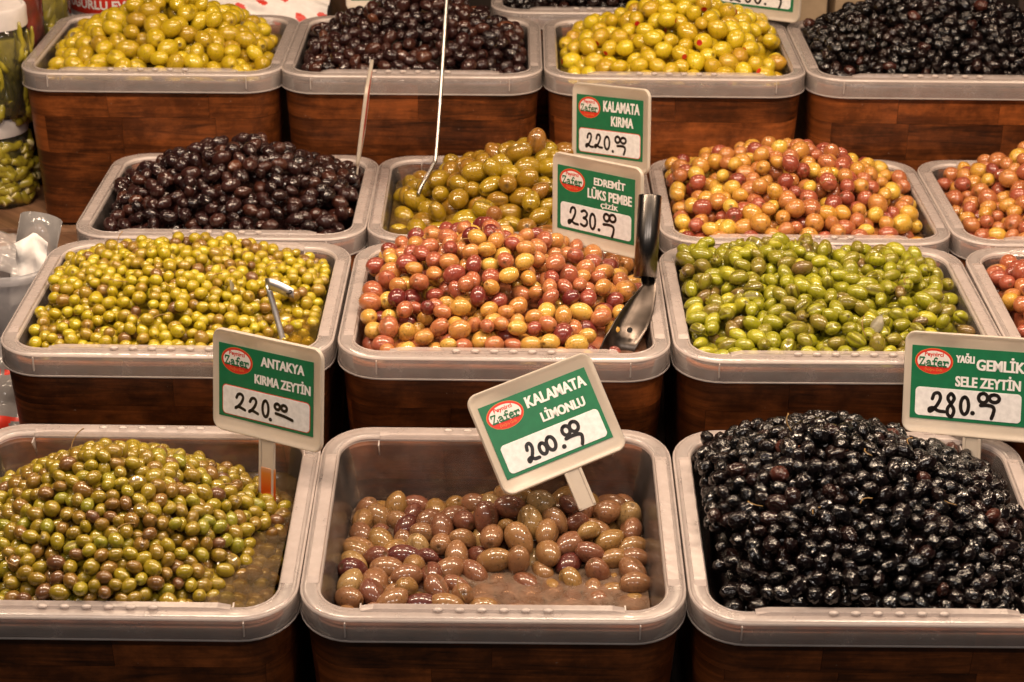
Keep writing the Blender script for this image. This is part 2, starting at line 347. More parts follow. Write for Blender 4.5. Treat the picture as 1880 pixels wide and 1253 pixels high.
def stave_layout(seed):
    # short glued staves round the front and the two sides, four courses high
    rr = np.random.default_rng(seed); base = np.array(rrect(W, D, CORN)); nb = len(base)
    seg = np.linalg.norm(np.roll(base, -1, 0) - base, axis=1); cum = np.concatenate([[0], np.cumsum(seg)])
    def frac(l_): return float(np.interp(l_, cum, np.arange(nb + 1)))
    def pt(fi, off):
        o_ = np.array(rrect(W - off, D - off, CORN - off)); i = int(fi) % nb; t = fi - int(fi); return o_[i] * (1 - t) + o_[(i + 1) % nb] * t
    offz = lambda z: float(np.interp(-z, [.017, .12, .25], [.0045, .0105, .0170]))
    out, zs = [], [-.0165, -.072, -.131, -.190, -.2485]
    for row in range(4):
        l_ = cum[21] + rr.uniform(.05, .32); stops = [cum[21]]
        while l_ < cum[52] - .05: stops.append(l_); l_ += rr.choice([rr.uniform(.12, .18), rr.uniform(.28, .44)])
        stops.append(cum[52])
        for a, b in zip(stops[:-1], stops[1:]):
            g = .00022; fa, fb = frac(a + g), frac(b - g); idx = [fa] + [k for k in range(int(fa) + 1, int(fb) + 1) if fa + .05 < k < fb - .05] + [fb]
            pr = rr.uniform(0, .0003); V, F = [], []
            for fi in idx:
                for z, dd in ((zs[row] - g, 0), (zs[row + 1] + g, 0), (zs[row + 1] + g, .0028), (zs[row] - g, .0028)):
                    p = pt(fi, offz(z) + dd - (pr if dd == 0 else 0)); V.append((p[0], p[1], z))
            m_ = len(idx)
            for k in range(m_ - 1):
                for q in range(4): F.append((k * 4 + q, k * 4 + (q + 1) % 4, k * 4 + 4 + (q + 1) % 4, k * 4 + 4 + q))
            F += [(0, 3, 2, 1), (m_ * 4 - 4, m_ * 4 - 3, m_ * 4 - 2, m_ * 4 - 1)]
            me = mesh('stave', V, F, True); fix(me); me.set_sharp_from_angle(angle=R(40)); me.materials.append(M['stave']); out.append(me)
    return out
LAYOUTS = [stave_layout(k) for k in (3, 8, 15)]
cbot_me = sweep('crate_floor', W, D, CORN, [(.0305, -.226), (.0305, -.234)], cap0=True, cap1=True)
def ridge_mesh():
    # raised strip on the inner edge of the long lips, ends sloping down, six moulded dots
    V, F = [], []
    xs = [-.135, -.122, -.06, 0, .06, .122, .135]; zt = [.0002, .0028, .0028, .0028, .0028, .0028, .0002]
    for x, z in zip(xs, zt): V += [(x, -.0045, -.0006), (x, -.0030, z), (x, .0050, z), (x, .0068, -.004)]
    for i in range(len(xs) - 1):
        for k in range(3): a = i * 4 + k; F.append((a, a + 1, a + 5, a + 4))
        F.append((i * 4 + 3, i * 4, i * 4 + 4, i * 4 + 7))
    F += [(0, 1, 2, 3), tuple(range(24, 28))]
    me = mesh('ridge', V, F, False); fix(me); return me
ridge_me = ridge_mesh()
bm = bmesh.new()
bmesh.ops.create_uvsphere(bm, u_segments=10, v_segments=6, radius=1)
for v in bm.verts: v.co = Vector((v.co.x * .0055, v.co.y * .0030, v.co.z * .0022))
dot_me = bpy.data.meshes.new('dot'); bm.to_mesh(dot_me); bm.free(); dot_me.polygons.foreach_set('use_smooth', [True] * len(dot_me.polygons))
rib_me = box(.0016, .004, .018, (0, 0, 0), .0005)
fin_me = mesh('fin', [(-.0008, 0, 0), (.0008, 0, 0), (.0008, .013, 0), (-.0008, .013, 0), (-.0008, .0005, -.022), (.0008, .0005, -.022)], [(0, 1, 2, 3), (0, 4, 5, 1), (1, 5, 2), (2, 5, 4, 3), (3, 4, 0)], False); fix(fin_me)
def pad_mesh():
    V, F = [], []; xs = [-.117, -.108, -.05, .0, .05, .108, .117]; zt = [-.0004, .0014, .0014, .0014, .0014, .0014, -.0004]
    for x, z in zip(xs, zt): V += [(x, -.0066, -.0012), (x, -.0056, z), (x, .0066, z + .0004), (x, .0080, -.0040)]
    for i in range(len(xs) - 1):
        for k in range(3): a = i * 4 + k; F.append((a, a + 1, a + 5, a + 4))
    me = mesh('pad', V, F, False); fix(me); return me
pad_me = pad_mesh()
rim_me.materials.append(M['plastic']); rim_me.materials.append(M['skirt'])
rim_me.polygons.foreach_set('material_index', [1 if p.center.z < -.0074 else 0 for p in rim_me.polygons]); bas_me.materials.append(M['wall'])
for me_ in (ridge_me, pad_me): me_.materials.append(M['plastic'])
for me_ in (dot_me, rib_me, fin_me, bottom_glint_me, corner_glint_me, lip_glint_me): me_.materials.append(M['rib_glint_plastic'])
for me_ in (crate_me, cbot_me, core_me): me_.materials.append(M['crate'])

TUBS = []
def make_tub(x, zf, lip, tilt, yaw, tlabel, clabel):
    base = Matrix.Translation((x, zf, lip)) @ Matrix.Rotation(R(yaw), 4, 'Z') @ Matrix.Rotation(R(tilt), 4, 'X') @ Matrix.Translation((0, D, 0))
    e = empty('plastic_tub'); e.matrix_world = base
    tag(e, tlabel, 'tub', 'milky plastic tubs on the stand')
    rim = link('rim', rim_me, None, e); link('rim_bottom_glint', bottom_glint_me, None, rim); link('rim_corner_glint', corner_glint_me, None, rim); link('inner_lip_glint', lip_glint_me, None, rim); link('basin', bas_me, None, e)
    for sy in (-1, 1):
        r_ = link('rim_ridge', ridge_me, None, rim, (0, sy * (D - .0165), 0)); r_.rotation_euler.z = 0 if sy < 0 else math.pi
        for k in range(6): link('moulded_dot', dot_me, None, rim, (-.056 + .0225 * k, sy * (D - .0128), .0026))
        for sx in (-1, 1):
            link('skirt_rib', rib_me, None, rim, (sx * .150, sy * (D + .0006), -.0135))
            f_ = link('corner_fin', fin_me, None, rim, (sx * .136, sy * (D - .0195), -.006)); f_.rotation_euler.z = math.pi if sy > 0 else 0
            pass
    for sx in (-1, 1):
        p_ = link('lip_pad', pad_me, None, rim, (sx * (W - .0118), 0, 0)); p_.rotation_euler.z = math.pi / 2 if sx > 0 else -math.pi / 2
    c = empty('wooden_crate'); c.matrix_world = base
    tag(c, clabel, 'crate', 'dark wooden crates under the tubs')
    staved = abs(zf - 2.3995) > .01 and zf < 3
    link('crate_wall', core_me if staved else crate_me, None, c)
    if staved:
        for me_ in LAYOUTS[len(TUBS) % 3]: link('stave', me_, None, c)
    link('crate_floor', cbot_me, None, c)
    TUBS.append(base); return base

ROWS = {1: (1.632, .5505, 6.5), 2: (2.0285, .656, 1.0), 3: (2.3995, .6575, -.4), 4: (2.7735, .772, -.4), 5: (3.145, .772, 0)}
WHAT = {
 'crushed': (1, -.4199, 'of brownish green olives in cloudy brine, in the front row'),
 'kalamata': (1, -.0173, 'half empty with brown olives in murky brine'),
 'sele': (1, .3859, 'heaped with wrinkled shiny black olives, in the front row'),
 'antakya': (2, -.4152, 'of small yellow green olives with a little hooked spoon'),
 'pink': (2, -.0099, 'of red and yellow olives with the big steel scoop'),
 'slit': (2, .3949, 'of slit bright green olives'),
 'amber_low': (2, .7969, 'of orange olives, half shown beside the slit green olives'),
 'purple': (3, -.4029, 'of dark purple olives behind the small yellow green ones'),
 'kirma': (3, -.0006, 'of large cracked green olives with the wire ladle'),
 'edremit': (3, .4031, 'heaped with orange and red olives behind the slit green ones'),
 'amber_high': (3, .8046, 'of orange olives, half shown before the rear black olives'),
 'pitted': (4, -.5548, 'of pitted yellow olives beside the glass jars'),
 'purple_rear': (4, -.1573, 'of dark purple olives between the pitted and the stuffed olives'),
 'stuffed': (4, .2456, 'of yellow olives stuffed with red pepper'),
 'black_rear': (4, .6477, 'of black olives at the rear, right of the stuffed olives'),
 'far': (5, .1598, 'of black olives farthest back, only its front lip showing'),
}
BL = [(.157, 2.197, .7003), (.161, 2.185, .684), (.142, 2.155, .6755), (.1249, 2.125, .6631), (.1124, 2.102, .6516), (.1029, 2.088, .6333)]
BR = [(.180, 2.197, .7027), (.1787, 2.190, .6909), (.1789, 2.175, .6767), (.1745, 2.150, .6619), (.1654, 2.125, .651), (.1479, 2.100, .6281)]
def under_scoop(p, r):
    # an olive that would lie on top of the scoop blade
    for l_, r_ in zip(BL[2:], BR[2:]):
        l_, r_ = Vector(l_), Vector(r_)
        for t in (.1, .3, .5, .7, .9):
            d = Vector(p) - l_.lerp(r_, t); v = Vector((-.05, -.82, .57)); k = max(0., min(.09, d.dot(v)))
            if (d - v * k).length < r * 1.02: return True
    return False
BASE = {}
CRATE = {'crushed': 'of brownish green olives in the front row', 'purple': 'of dark purple olives with the sign seen edge on', 'amber_low': 'of orange olives beside the slit green ones', 'antakya': 'of small yellow green olives with the hooked spoon',
 'edremit': 'of orange and red olives', 'amber_high': 'of orange olives in front of the rear black ones', 'pitted': 'of pitted olives beside the jars', 'purple_rear': 'of dark purple olives beside the stuffed olives',
 'black_rear': 'of black olives at the rear right', 'far': 'of black olives farthest back', 'kalamata': 'half empty with brown olives', 'sele': 'of wrinkled black olives in the front row', 'slit': 'of slit bright green olives'}
for k, (row, x, txt) in WHAT.items():
    zf, lip, tilt = ROWS[row]
    BASE[k] = make_tub(x, zf, lip, tilt, RNG.uniform(-.4, .4), 'milky plastic tub ' + txt, 'dark wooden crate under the tub ' + CRATE.get(k, txt))

# ------------------------------------------------------------------ olives: shapes
def fbm(P, seed, f):
    r = np.random.default_rng(seed); s = np.zeros(len(P))
    for k in range(7):
        d = r.normal(size=3); d /= np.linalg.norm(d); s += np.sin(P @ d * f * r.uniform(.7, 1.4) + r.uniform(0, 6.3)) / 7 ** .5
    return s

def olive_mesh(kind, L_, Wd, seed, segs=16, rings=11):
    """one olive, long axis z, length L_ and width Wd in metres; returns verts, faces, mark, material indices"""
    r = np.random.default_rng(seed)
    V, F, mark, mi = [(0, 0, 1.)], [], [1.0], []
    lat = [9, 22] + list(np.linspace(38, 180 - 22, rings - 3)) + [180 - 9]
    for t in lat:
        for k in range(segs):
            a = 2 * math.pi * k / segs; V.append((math.sin(R(t)) * math.cos(a), math.sin(R(t)) * math.sin(a), math.cos(R(t)))); mark.append(.55 if t == 9 else 0)
    V.append((0, 0, -1.)); mark.append(.25); n = len(lat)
    for k in range(segs): F.append((0, 1 + k, 1 + (k + 1) % segs))
    for j in range(n - 1):
        for k in range(segs): a = 1 + j * segs; F.append((a + k, a + segs + k, a + segs + (k + 1) % segs, a + (k + 1) % segs))
    for k in range(segs): a = 1 + (n - 1) * segs; F.append((a + (k + 1) % segs, a + k, len(V) - 1))
    P = np.array(V); mark = np.array(mark); mi = np.zeros(len(F), int)
    U = P.copy()
    egg = 1 + r.uniform(-.07, .10) * U[:, 2] - r.uniform(0, .06) * U[:, 2] ** 2
    P[:, 0] *= egg; P[:, 1] *= egg * r.uniform(.94, 1.03)
    lump = .055 if kind in ('wrinkled', 'slit') else .034
    rad = 1 + lump * fbm(U, seed, 2.6)
    if kind == 'wrinkled': rad += -.14 * np.abs(fbm(U * (1.3, 1.3, .7), seed + 1, 5)) - .085 * np.abs(fbm(U * (1.5, 1.5, .6), seed + 2, 9)) + .12
    if kind == 'purple': rad += -.075 * np.abs(fbm(U, seed + 1, 5)) - .03 * np.abs(fbm(U, seed + 2, 9)) + .05
    P *= rad[:, None]
    P[0, 2] -= .13; P[1:1 + segs, 2] -= .03                       # stalk dimple
    if r.random() < .6: P[-1, 2] -= .07                           # little nib at the other end
    if kind in ('slit', 'crack'):
        for q in range(r.integers(1, 3 if kind == 'crack' else 4)):
            k0 = r.integers(segs); j0, j1 = (0, n - 3) if r.random() < .6 else (2, n - 1)
            for j in range(j0, j1):
                i = 1 + j * segs + k0; dep = (.11 if kind == 'crack' else .30) * math.sin(math.pi * (j - j0 + .6) / (j1 - j0 + .4))
                P[i, :2] *= 1 - dep; mark[i] = .5 if kind == 'crack' else .7
                for s in (-1, 1): i2 = 1 + j * segs + (k0 + s) % segs; P[i2, :2] *= 1 + .03
    if kind in ('pitted', 'stuffed'):
        P[1:1 + segs, 2] += .02; P[1 + segs:1 + 2 * segs, 2] -= .0
        hole = .62 if kind == 'pitted' else .80
        P[0, 2] = hole; mark[0] = 1 if kind == 'pitted' else 0; mark[1:1 + segs] = 0
        # widen the first ring into the rim of the hole
        P[1:1 + segs, :2] *= 2.05; P[1:1 + segs, 2] -= .03
        mi[:segs] = 1
    P[:, :2] *= Wd / 2; P[:, 2] *= L_ / 2
    return P, F, mark, mi

# variety: name, kind of mesh, length, width, tint spread, material, noun for labels
KINDS = {}
def variety(key, name, kind, L_, Wd, m, nvar=5, segs=16, rings=11, dj=.10, extra=None, mixed=None):
    vs = []
    for k in range(nvar):
        kd = kind if not mixed else (mixed[k % len(mixed)])
        s = 1 + RNG.uniform(-dj, dj)
        P, F, mk, mi = olive_mesh(kd, L_ * s * (1 + RNG.uniform(-.06, .06)), Wd * s, hash_(key) + k * 13, segs, rings)
        me = mesh(name, P, F, True, mi)
        a = me.attributes.new('mark', 'FLOAT', 'POINT'); a.data.foreach_set('value', mk.astype('f'))
        me.materials.append(m)
        if extra: me.materials.append(extra)
        vs.append((me, P, F, mk, mi))
    KINDS[key] = dict(name=name, vs=vs, L=L_, W=Wd, m=m, extra=extra)

def hash_(s): return sum(ord(c) * (i + 3) for i, c in enumerate(s)) % 9973

OM = {
 'crushed': olive_mat('crushed_green_skin', [(0, (.12, .045, .018)), (.25, (.21, .105, .014)), (.55, (.27, .185, .010)), (.8, (.32, .235, .010)), (1, (.24, .225, .014))]),
 'kalamata': olive_mat('brown_skin', [(0, (.085, .016, .013)), (.2, (.17, .060, .032)), (.5, (.245, .118, .050)), (.8, (.26, .140, .038)), (1, (.32, .20, .08))], mottle=.4, coat=.75),
 'black': olive_mat('wrinkled_black_skin', [(0, (.0022, .0016, .0018)), (.6, (.006, .0026, .0024)), (.9, (.018, .0055, .004)), (1, (.06, .016, .010))], rough=.5, spec=.05, cr=.11, wrinkle=.28, mottle=.25, dot=(.02, .01, .006)),
 'antakya': olive_mat('yellow_green_skin', [(0, (.14, .06, .02)), (.22, (.24, .125, .016)), (.45, (.35, .25, .008)), (.75, (.43, .325, .007)), (1, (.46, .38, .015))]),
 'pink': olive_mat('pink_skin', [(0, (.13, .014, .014)), (.25, (.29, .060, .036)), (.5, (.42, .140, .055)), (.72, (.50, .235, .045)), (1, (.62, .38, .07))], mottle=.30),
 'slit': olive_mat('bright_green_skin', [(0, (.16, .09, .025)), (.18, (.19, .145, .016)), (.45, (.24, .225, .009)), (.75, (.30, .29, .009)), (1, (.40, .36, .02))], dot=(.06, .032, .010), mottle=.6, coat=.8),
 'crack': olive_mat('olive_green_skin', [(0, (.27, .10, .024)), (.25, (.26, .125, .010)), (.55, (.29, .175, .007)), (.85, (.34, .225, .008)), (1, (.43, .30, .015))], dot=(.05, .03, .008)),
 'purple': olive_mat('dark_purple_skin', [(0, (.008, .0028, .003)), (.5, (.026, .0075, .0065)), (.85, (.055, .016, .009)), (1, (.115, .038, .018))], rough=.45, spec=.1, cr=.10, wrinkle=.22, mottle=.3, dot=(.03, .012, .008)),
 'amber': olive_mat('amber_skin', [(0, (.19, .028, .016)), (.25, (.33, .075, .038)), (.5, (.44, .165, .045)), (.75, (.52, .255, .035)), (1, (.62, .39, .05))], mottle=.28),
 'pitted': olive_mat('pitted_yellow_skin', [(0, (.36, .215, .010)), (.5, (.48, .335, .008)), (1, (.58, .43, .015))], mottle=.4),
 'stuffed': olive_mat('stuffed_yellow_skin', [(0, (.44, .235, .02)), (.4, (.50, .335, .009)), (1, (.62, .47, .014))], mottle=.4),
}
variety('crushed', 'crushed_green_olive', 'slit', .0188, .0149, OM['crushed'], 7, mixed=['plain', 'plain', 'slit', 'plain', 'crack', 'plain', 'plain'])
variety('kalamata', 'brown_kalamata_olive', 'crack', .0385, .0262, OM['kalamata'], 7, 20, 13, mixed=['crack', 'plain', 'crack', 'plain', 'plain', 'slit', 'plain'])
variety('black', 'wrinkled_black_olive', 'wrinkled', .0215, .0165, OM['black'], 8, 24, 16, .12)
variety('antakya', 'small_yellow_green_olive', 'plain', .0173, .0147, OM['antakya'], 6)
variety('pink', 'pink_olive', 'plain', .0268, .0220, OM['pink'], 6, 18, 12, mixed=['plain'] * 5 + ['crack'])
variety('slit', 'slit_green_olive', 'slit', .0258, .0180, OM['slit'], 8, 18, 12, mixed=['slit', 'plain', 'slit', 'crack', 'plain', 'slit', 'plain', 'crack'])
variety('crack', 'cracked_olive', 'crack', .0370, .0270, OM['crack'], 6, 18, 12, mixed=['crack', 'plain', 'crack', 'plain', 'slit', 'plain'])
variety('purple', 'dark_purple_olive', 'purple', .0268, .0190, OM['purple'], 7, 18, 12, .13)
variety('amber', 'amber_olive', 'plain', .0260, .0226, OM['amber'], 6)
variety('pitted', 'pitted_olive', 'pitted', .0330, .0265, OM['pitted'], 6, mixed=['pitted', 'plain', 'pitted', 'plain', 'crack', 'plain'], extra=M['pit_hole'])
variety('stuffed', 'stuffed_olive', 'stuffed', .0310, .0262, OM['stuffed'], 6, mixed=['stuffed', 'plain', 'stuffed', 'plain', 'plain', 'plain'], extra=M['pimento'])
KINDS['antakya_far'] = None

# ------------------------------------------------------------------ olives: heaps
def cone(x, y, x0, y0, ax, ay, p=1.35):
    d = np.sqrt(((x - x0) / ax) ** 2 + ((y - y0) / ay) ** 2)
    return np.clip(1 - d ** p, 0, None) if p > 1 else np.clip(1 - d, 0, None)

T6 = math.tan(R(6.5))
def ft(y): return -(y + D) * T6                # a level plane seen from a tub tilted by 6.5 degrees
def s_crushed(x, y): return ft(y) - .030 + .132 * cone(x, y, -.02, .005, .215, .215, 1.25) - .02 * np.clip((x - .07) / .08, 0, 1) * np.clip((.06 - y) / .1, 0, 1)
def s_kalamata(x, y):
    z = ft(y) - .058 + .024 + .036 * np.exp(-((x - .055) / .10) ** 2 - ((y - .07) / .05) ** 2) + .006 * np.sin(23 * x + 1) * np.sin(27 * y)
    z -= .030 / (1 + np.exp(-(x - .015 + (y + .09) * .9) / .018)) / (1 + np.exp((y + .035) / .018))
    z -= .018 * np.clip((-y - .085) / .05, 0, 1)
    return z - .07 * np.clip((y - .122 + .03 * np.clip(-x - .02, 0, .1)) / .03, 0, 1)
def s_sele(x, y): return ft(y) * .35 - .010 + .112 * cone(x, y, -.035, .03, .235, .22, 1.3)
def s_antakya(x, y): return -.022 + .068 * cone(x, y, -.015, .03, .24, .235, 1.35) - .016 * np.clip((x - .075) / .05, 0, 1) * np.clip((.03 - y) / .08, 0, 1)
def s_pink(x, y): return -.015 + .094 * cone(x, y, -.025, .03, .23, .22, 1.3)
def s_slit(x, y): return -.016 + .060 * cone(x, y, -.045, .05, .28, .26, 1.3) + .014 * np.exp(-((x - .10) / .04) ** 2 - ((y - .06) / .04) ** 2)
def s_amber_low(x, y): return -.016 + .085 * cone(x, y, .02, .02, .22, .22, 1.3)
def s_purple(x, y): return -.014 + .098 * cone(x, y, .005, .01, .215, .20, 1.15)
def s_kirma(x, y): return -.021 + .084 * cone(x, y, .030, .045, .20, .20, 1.2) + .012 * np.exp(-((x + .05) / .06) ** 2 - ((y - .0) / .05) ** 2)
def s_edremit(x, y): return -.014 + .078 * cone(x, y, -.015, .035, .23, .23, 1.5)
def s_amber_high(x, y): return -.018 + .105 * cone(x, y, .06, .05, .25, .22, 1.3)
def s_pitted(x, y): return -.022 + .104 * cone(x, y, .0, .03, .205, .215, 1.12)
def s_purple_rear(x, y): return -.020 + .100 * cone(x, y, .005, .03, .215, .215, 1.25)
def s_stuffed(x, y): return -.022 + .102 * cone(x, y, .02, .035, .215, .22, 1.3)
def s_black_rear(x, y): return -.014 + .108 * cone(x, y, .03, .03, .25, .22, 1.4)
def s_far(x, y): return -.004 + .06 * cone(x, y, 0, .0, .24, .2, 1.3)

def half(z):
    d = np.clip(-z, 0, .2); off = .0225 + np.interp(d, [0, .05, .10, .19], [0, .0085, .0145, .0215])
    return W - off, D - off

def heap(S, r, rng, dens=1.62, its=34):
    """settle balls of mean radius r under the surface S inside the tub"""
    gx, gy = np.meshgrid(np.linspace(-.18, .18, 40), np.linspace(-.155, .155, 34)); gz = S(gx, gy)
    dzx = np.gradient(gz, axis=1) / (gx[0, 1] - gx[0, 0]); dzy = np.gradient(gz, axis=0) / (gy[1, 0] - gy[0, 0])
    area = (np.sqrt(1 + dzx ** 2 + dzy ** 2)).mean() * .335 * .285
    n = int(dens * area / (math.pi * r * r))
    P = np.stack([rng.uniform(-.17, .17, n), rng.uniform(-.145, .145, n), np.zeros(n)], 1)
    u = rng.uniform(0, 2.3, n); P[:, 2] = S(P[:, 0], P[:, 1]) - r * (.55 + u)
    rad = r * np.clip(rng.normal(1, .085, n), .78, 1.2); capj = rng.uniform(.25, .85, n); odd = rng.random(n) < .07; capj[odd] -= .45
    for it in range(its):
        if it % 6 == 0:
            d2 = ((P[:, None, :] - P[None]) ** 2).sum(2); I, J = np.nonzero(np.triu(d2 < (2.5 * r) ** 2, 1))
        d = P[I] - P[J]; L_ = np.linalg.norm(d, axis=1) + 1e-9; ov = (rad[I] + rad[J]) * .925 - L_
        k = ov > 0; mv = d[k] / L_[k, None] * (ov[k] * .5)[:, None] * .85
        np.add.at(P, I[k], mv); np.add.at(P, J[k], -mv)
        hx, hy = half(P[:, 2]); m = rad * .92
        # inside the walls, corners rounded
        P[:, 0] = np.clip(P[:, 0], -hx + m, hx - m); P[:, 1] = np.clip(P[:, 1], -hy + m, hy - m)
        cr = .034; cx = hx - cr; cy = hy - cr
        qx = np.abs(P[:, 0]) - cx; qy = np.abs(P[:, 1]) - cy; c = (qx > 0) & (qy > 0); dd = np.hypot(qx, qy); lim = cr - m
        f = np.where(c & (dd > lim), np.maximum(lim, .001) / (dd + 1e-9), 1.0)
        P[:, 0] = np.where(f < 1, np.sign(P[:, 0]) * (cx + qx * f), P[:, 0]); P[:, 1] = np.where(f < 1, np.sign(P[:, 1]) * (cy + qy * f), P[:, 1])
        s = S(P[:, 0], P[:, 1]); P[:, 2] = np.clip(P[:, 2], s - r * 3.3, s - rad * capj)
    return P, rad

HEAPS = [
 # tub, variety, surface, place for the label, tint mean, tint spread
 ('crushed', 'crushed', s_crushed, 'heaped in the front tub with the orange-footed sign', .52, .24),
 ('kalamata', 'kalamata', s_kalamata, 'lying in the half empty front tub', .52, .26),
 ('sele', 'black', s_sele, 'heaped in the front tub of black olives', .40, .26),
 ('antakya', 'antakya', s_antakya, 'heaped in the tub with the little hooked spoon', .55, .24),
 ('pink', 'pink', s_pink, 'heaped around the big steel scoop', .56, .27),
 ('slit', 'slit', s_slit, 'heaped in the tub of slit green olives', .5, .22),
 ('amber_low', 'amber', s_amber_low, 'in the half-shown tub beside the slit green olives', .36, .16),
 ('purple', 'purple', s_purple, 'heaped behind the small yellow green olives', .42, .24),
 ('kirma', 'crack', s_kirma, 'heaped under the wire ladle', .52, .24),
 ('edremit', 'amber', s_edremit, 'heaped behind the slit green olives', .56, .32),
 ('amber_high', 'amber', s_amber_high, 'in the half-shown tub below the rear black olives', .42, .18),
 ('pitted', 'pitted', s_pitted, 'heaped beside the glass jars', .5, .24),
 ('purple_rear', 'purple', s_purple_rear, 'heaped between the pitted and the stuffed olives', .45, .26),
 ('stuffed', 'stuffed', s_stuffed, 'heaped behind the KALAMATA KIRMA sign', .55, .24),
 ('black_rear', 'black', s_black_rear, 'heaped at the rear right', .45, .25),
 ('far', 'black', s_far, 'heaped in the farthest tub', .5, .25),
]
COLOURS = {
 'crushed': ['brown tinged', 'olive green', 'light green'], 'kalamata': ['dark red', 'brown', 'pale brown'], 'black': ['jet black', 'black', 'brownish black'],
 'antakya': ['brownish', 'yellow green', 'bright yellow green'], 'pink': ['wine red', 'orange pink', 'golden yellow'], 'slit': ['brownish green', 'green', 'bright green'],
 'crack': ['tan green', 'olive green', 'yellow green'], 'purple': ['nearly black', 'dark purple', 'reddish purple'], 'amber': ['brick red', 'orange', 'golden'],
 'pitted': ['dull yellow', 'yellow', 'bright yellow'], 'stuffed': ['dull yellow', 'yellow', 'bright yellow']}
NOUN = {'crushed': 'small olive', 'kalamata': 'large oval olive', 'black': 'wrinkled olive', 'antakya': 'small olive', 'pink': 'round olive', 'slit': 'green-type olive', 'crack': 'large cracked olive',
        'purple': 'glossy olive', 'amber': 'round olive', 'pitted': 'pitted olive', 'stuffed': 'pepper-stuffed olive'}
NOUN['slit'] = 'slit olive'

SHORT = {'crushed': 'in the tub with the orange-footed sign', 'kalamata': 'in the half empty tub', 'sele': 'in the front tub of black olives', 'antakya': 'in the tub with the hooked spoon', 'pink': 'in the tub with the steel scoop',
 'slit': 'in the tub of slit green olives', 'amber_low': 'in the half-shown tub beside green olives', 'purple': 'behind the small yellow green olives', 'kirma': 'in the tub with the wire ladle', 'edremit': 'behind the slit green olives',
 'amber_high': 'in the half-shown tub below black olives', 'pitted': 'beside the glass jars', 'purple_rear': 'between pitted and stuffed olives', 'stuffed': 'behind the KALAMATA KIRMA sign', 'black_rear': 'at the rear right', 'far': 'in the farthest tub'}
ALL = []      # every olive of every heap
CM = np.array(cam_mat.inverted())
for hi, (tub, var, S, place, tm, ts) in enumerate(HEAPS):
    K = KINDS[var]; rng = np.random.default_rng(100 + hi)
    r = .5 * (K['L'] * K['W'] ** 2) ** (1 / 3)
    P, rad = heap(S, r, rng, {'kalamata': 2.35, 'black': 1.8}.get(var, 1.62))
    B = np.array(BASE[tub]); Wp = P @ B[:3, :3].T + B[:3, 3]
    for i in range(len(P)):
        depth = S(P[i, 0], P[i, 1]) - P[i, 2]
        if tub == 'pink' and under_scoop(Wp[i], rad[i]): continue
        # long axis mostly lies along the heap
        ax = Vector((rng.normal(), rng.normal(), rng.normal() * .45)).normalized()
        q = Vector((0, 0, 1)).rotation_difference(ax) @ Euler((0, 0, rng.uniform(0, 6.28))).to_quaternion()
        tint = float(np.clip(rng.normal(tm, ts), .02, .98))
        ALL.append(dict(h=hi, p=P[i], w=Wp[i], r=rad[i], q=q, s=rad[i] / r, tint=tint, v=int(rng.integers(len(K['vs']))), depth=depth / r, px=0))

# which olives show largest from in front of the stall: a coarse depth buffer of discs
gw, gh = 940, 627; buf = np.full((gh, gw), -1, int); f_ = 1750.
order = []
for i, o in enumerate(ALL):
    c = CM[:3, :3] @ o['w'] + CM[:3, 3]; o['z'] = -c[2]; o['u'] = gw / 2 + f_ * c[0] / -c[2]; o['vv'] = gh / 2 - f_ * c[1] / -c[2]; o['pr'] = f_ * o['r'] / -c[2]
for i in sorted(range(len(ALL)), key=lambda i: -ALL[i]['z']):
    o = ALL[i]; x0, x1 = int(max(0, o['u'] - o['pr'])), int(min(gw, o['u'] + o['pr'] + 1)); y0, y1 = int(max(0, o['vv'] - o['pr'])), int(min(gh, o['vv'] + o['pr'] + 1))
    if x0 >= x1 or y0 >= y1: continue
    yy, xx = np.ogrid[y0:y1, x0:x1]; buf[y0:y1, x0:x1][(xx - o['u']) ** 2 + (yy - o['vv']) ** 2 < o['pr'] ** 2] = i
ids, cnt = np.unique(buf[buf >= 0], return_counts=True)
for i, n in zip(ids, cnt): ALL[i]['px'] = int(n)

LIMIT = 290
single = set()
for var in KINDS:
    if not KINDS[var]: continue
    c = sorted((i for i, o in enumerate(ALL) if HEAPS[o['h']][1] == var and o['px'] > 12), key=lambda i: -ALL[i]['px'])[:LIMIT]
    single.update(c)
rest = {}
for i, o in enumerate(ALL):
    tub, var, S, place, tm, ts = HEAPS[o['h']]; K = KINDS[var]
    if i in single:
        ob = bpy.data.objects.new(K['name'], K['vs'][o['v']][0]); C.objects.link(ob)
        ob.matrix_world = BASE[tub] @ Matrix.LocRotScale(Vector(o['p']), o['q'], Vector((o['s'],) * 3))
        ob['tint'] = o['tint']
        col = COLOURS[var][0 if o['tint'] < .33 else 1 if o['tint'] < .66 else 2]
        x_, y_ = o['p'][0], o['p'][1]
        spot = 'by the front lip' if y_ < -.105 else 'near the left wall' if x_ < -.115 else 'near the right wall' if x_ > .115 else 'on the back slope' if y_ > .09 else 'atop the heap' if y_ > .0 and abs(x_) < .06 else 'on the left flank' if x_ < -.05 else 'on the right flank' if x_ > .05 else 'on the front slope'
        tag(ob, col + ' ' + NOUN[var] + ' ' + spot + ', ' + SHORT[tub], 'olive', NOUN[var] + 's ' + place)
    elif o['px'] > 0 or o['depth'] < 2.4:
        rest.setdefault(o['h'], []).append(o)
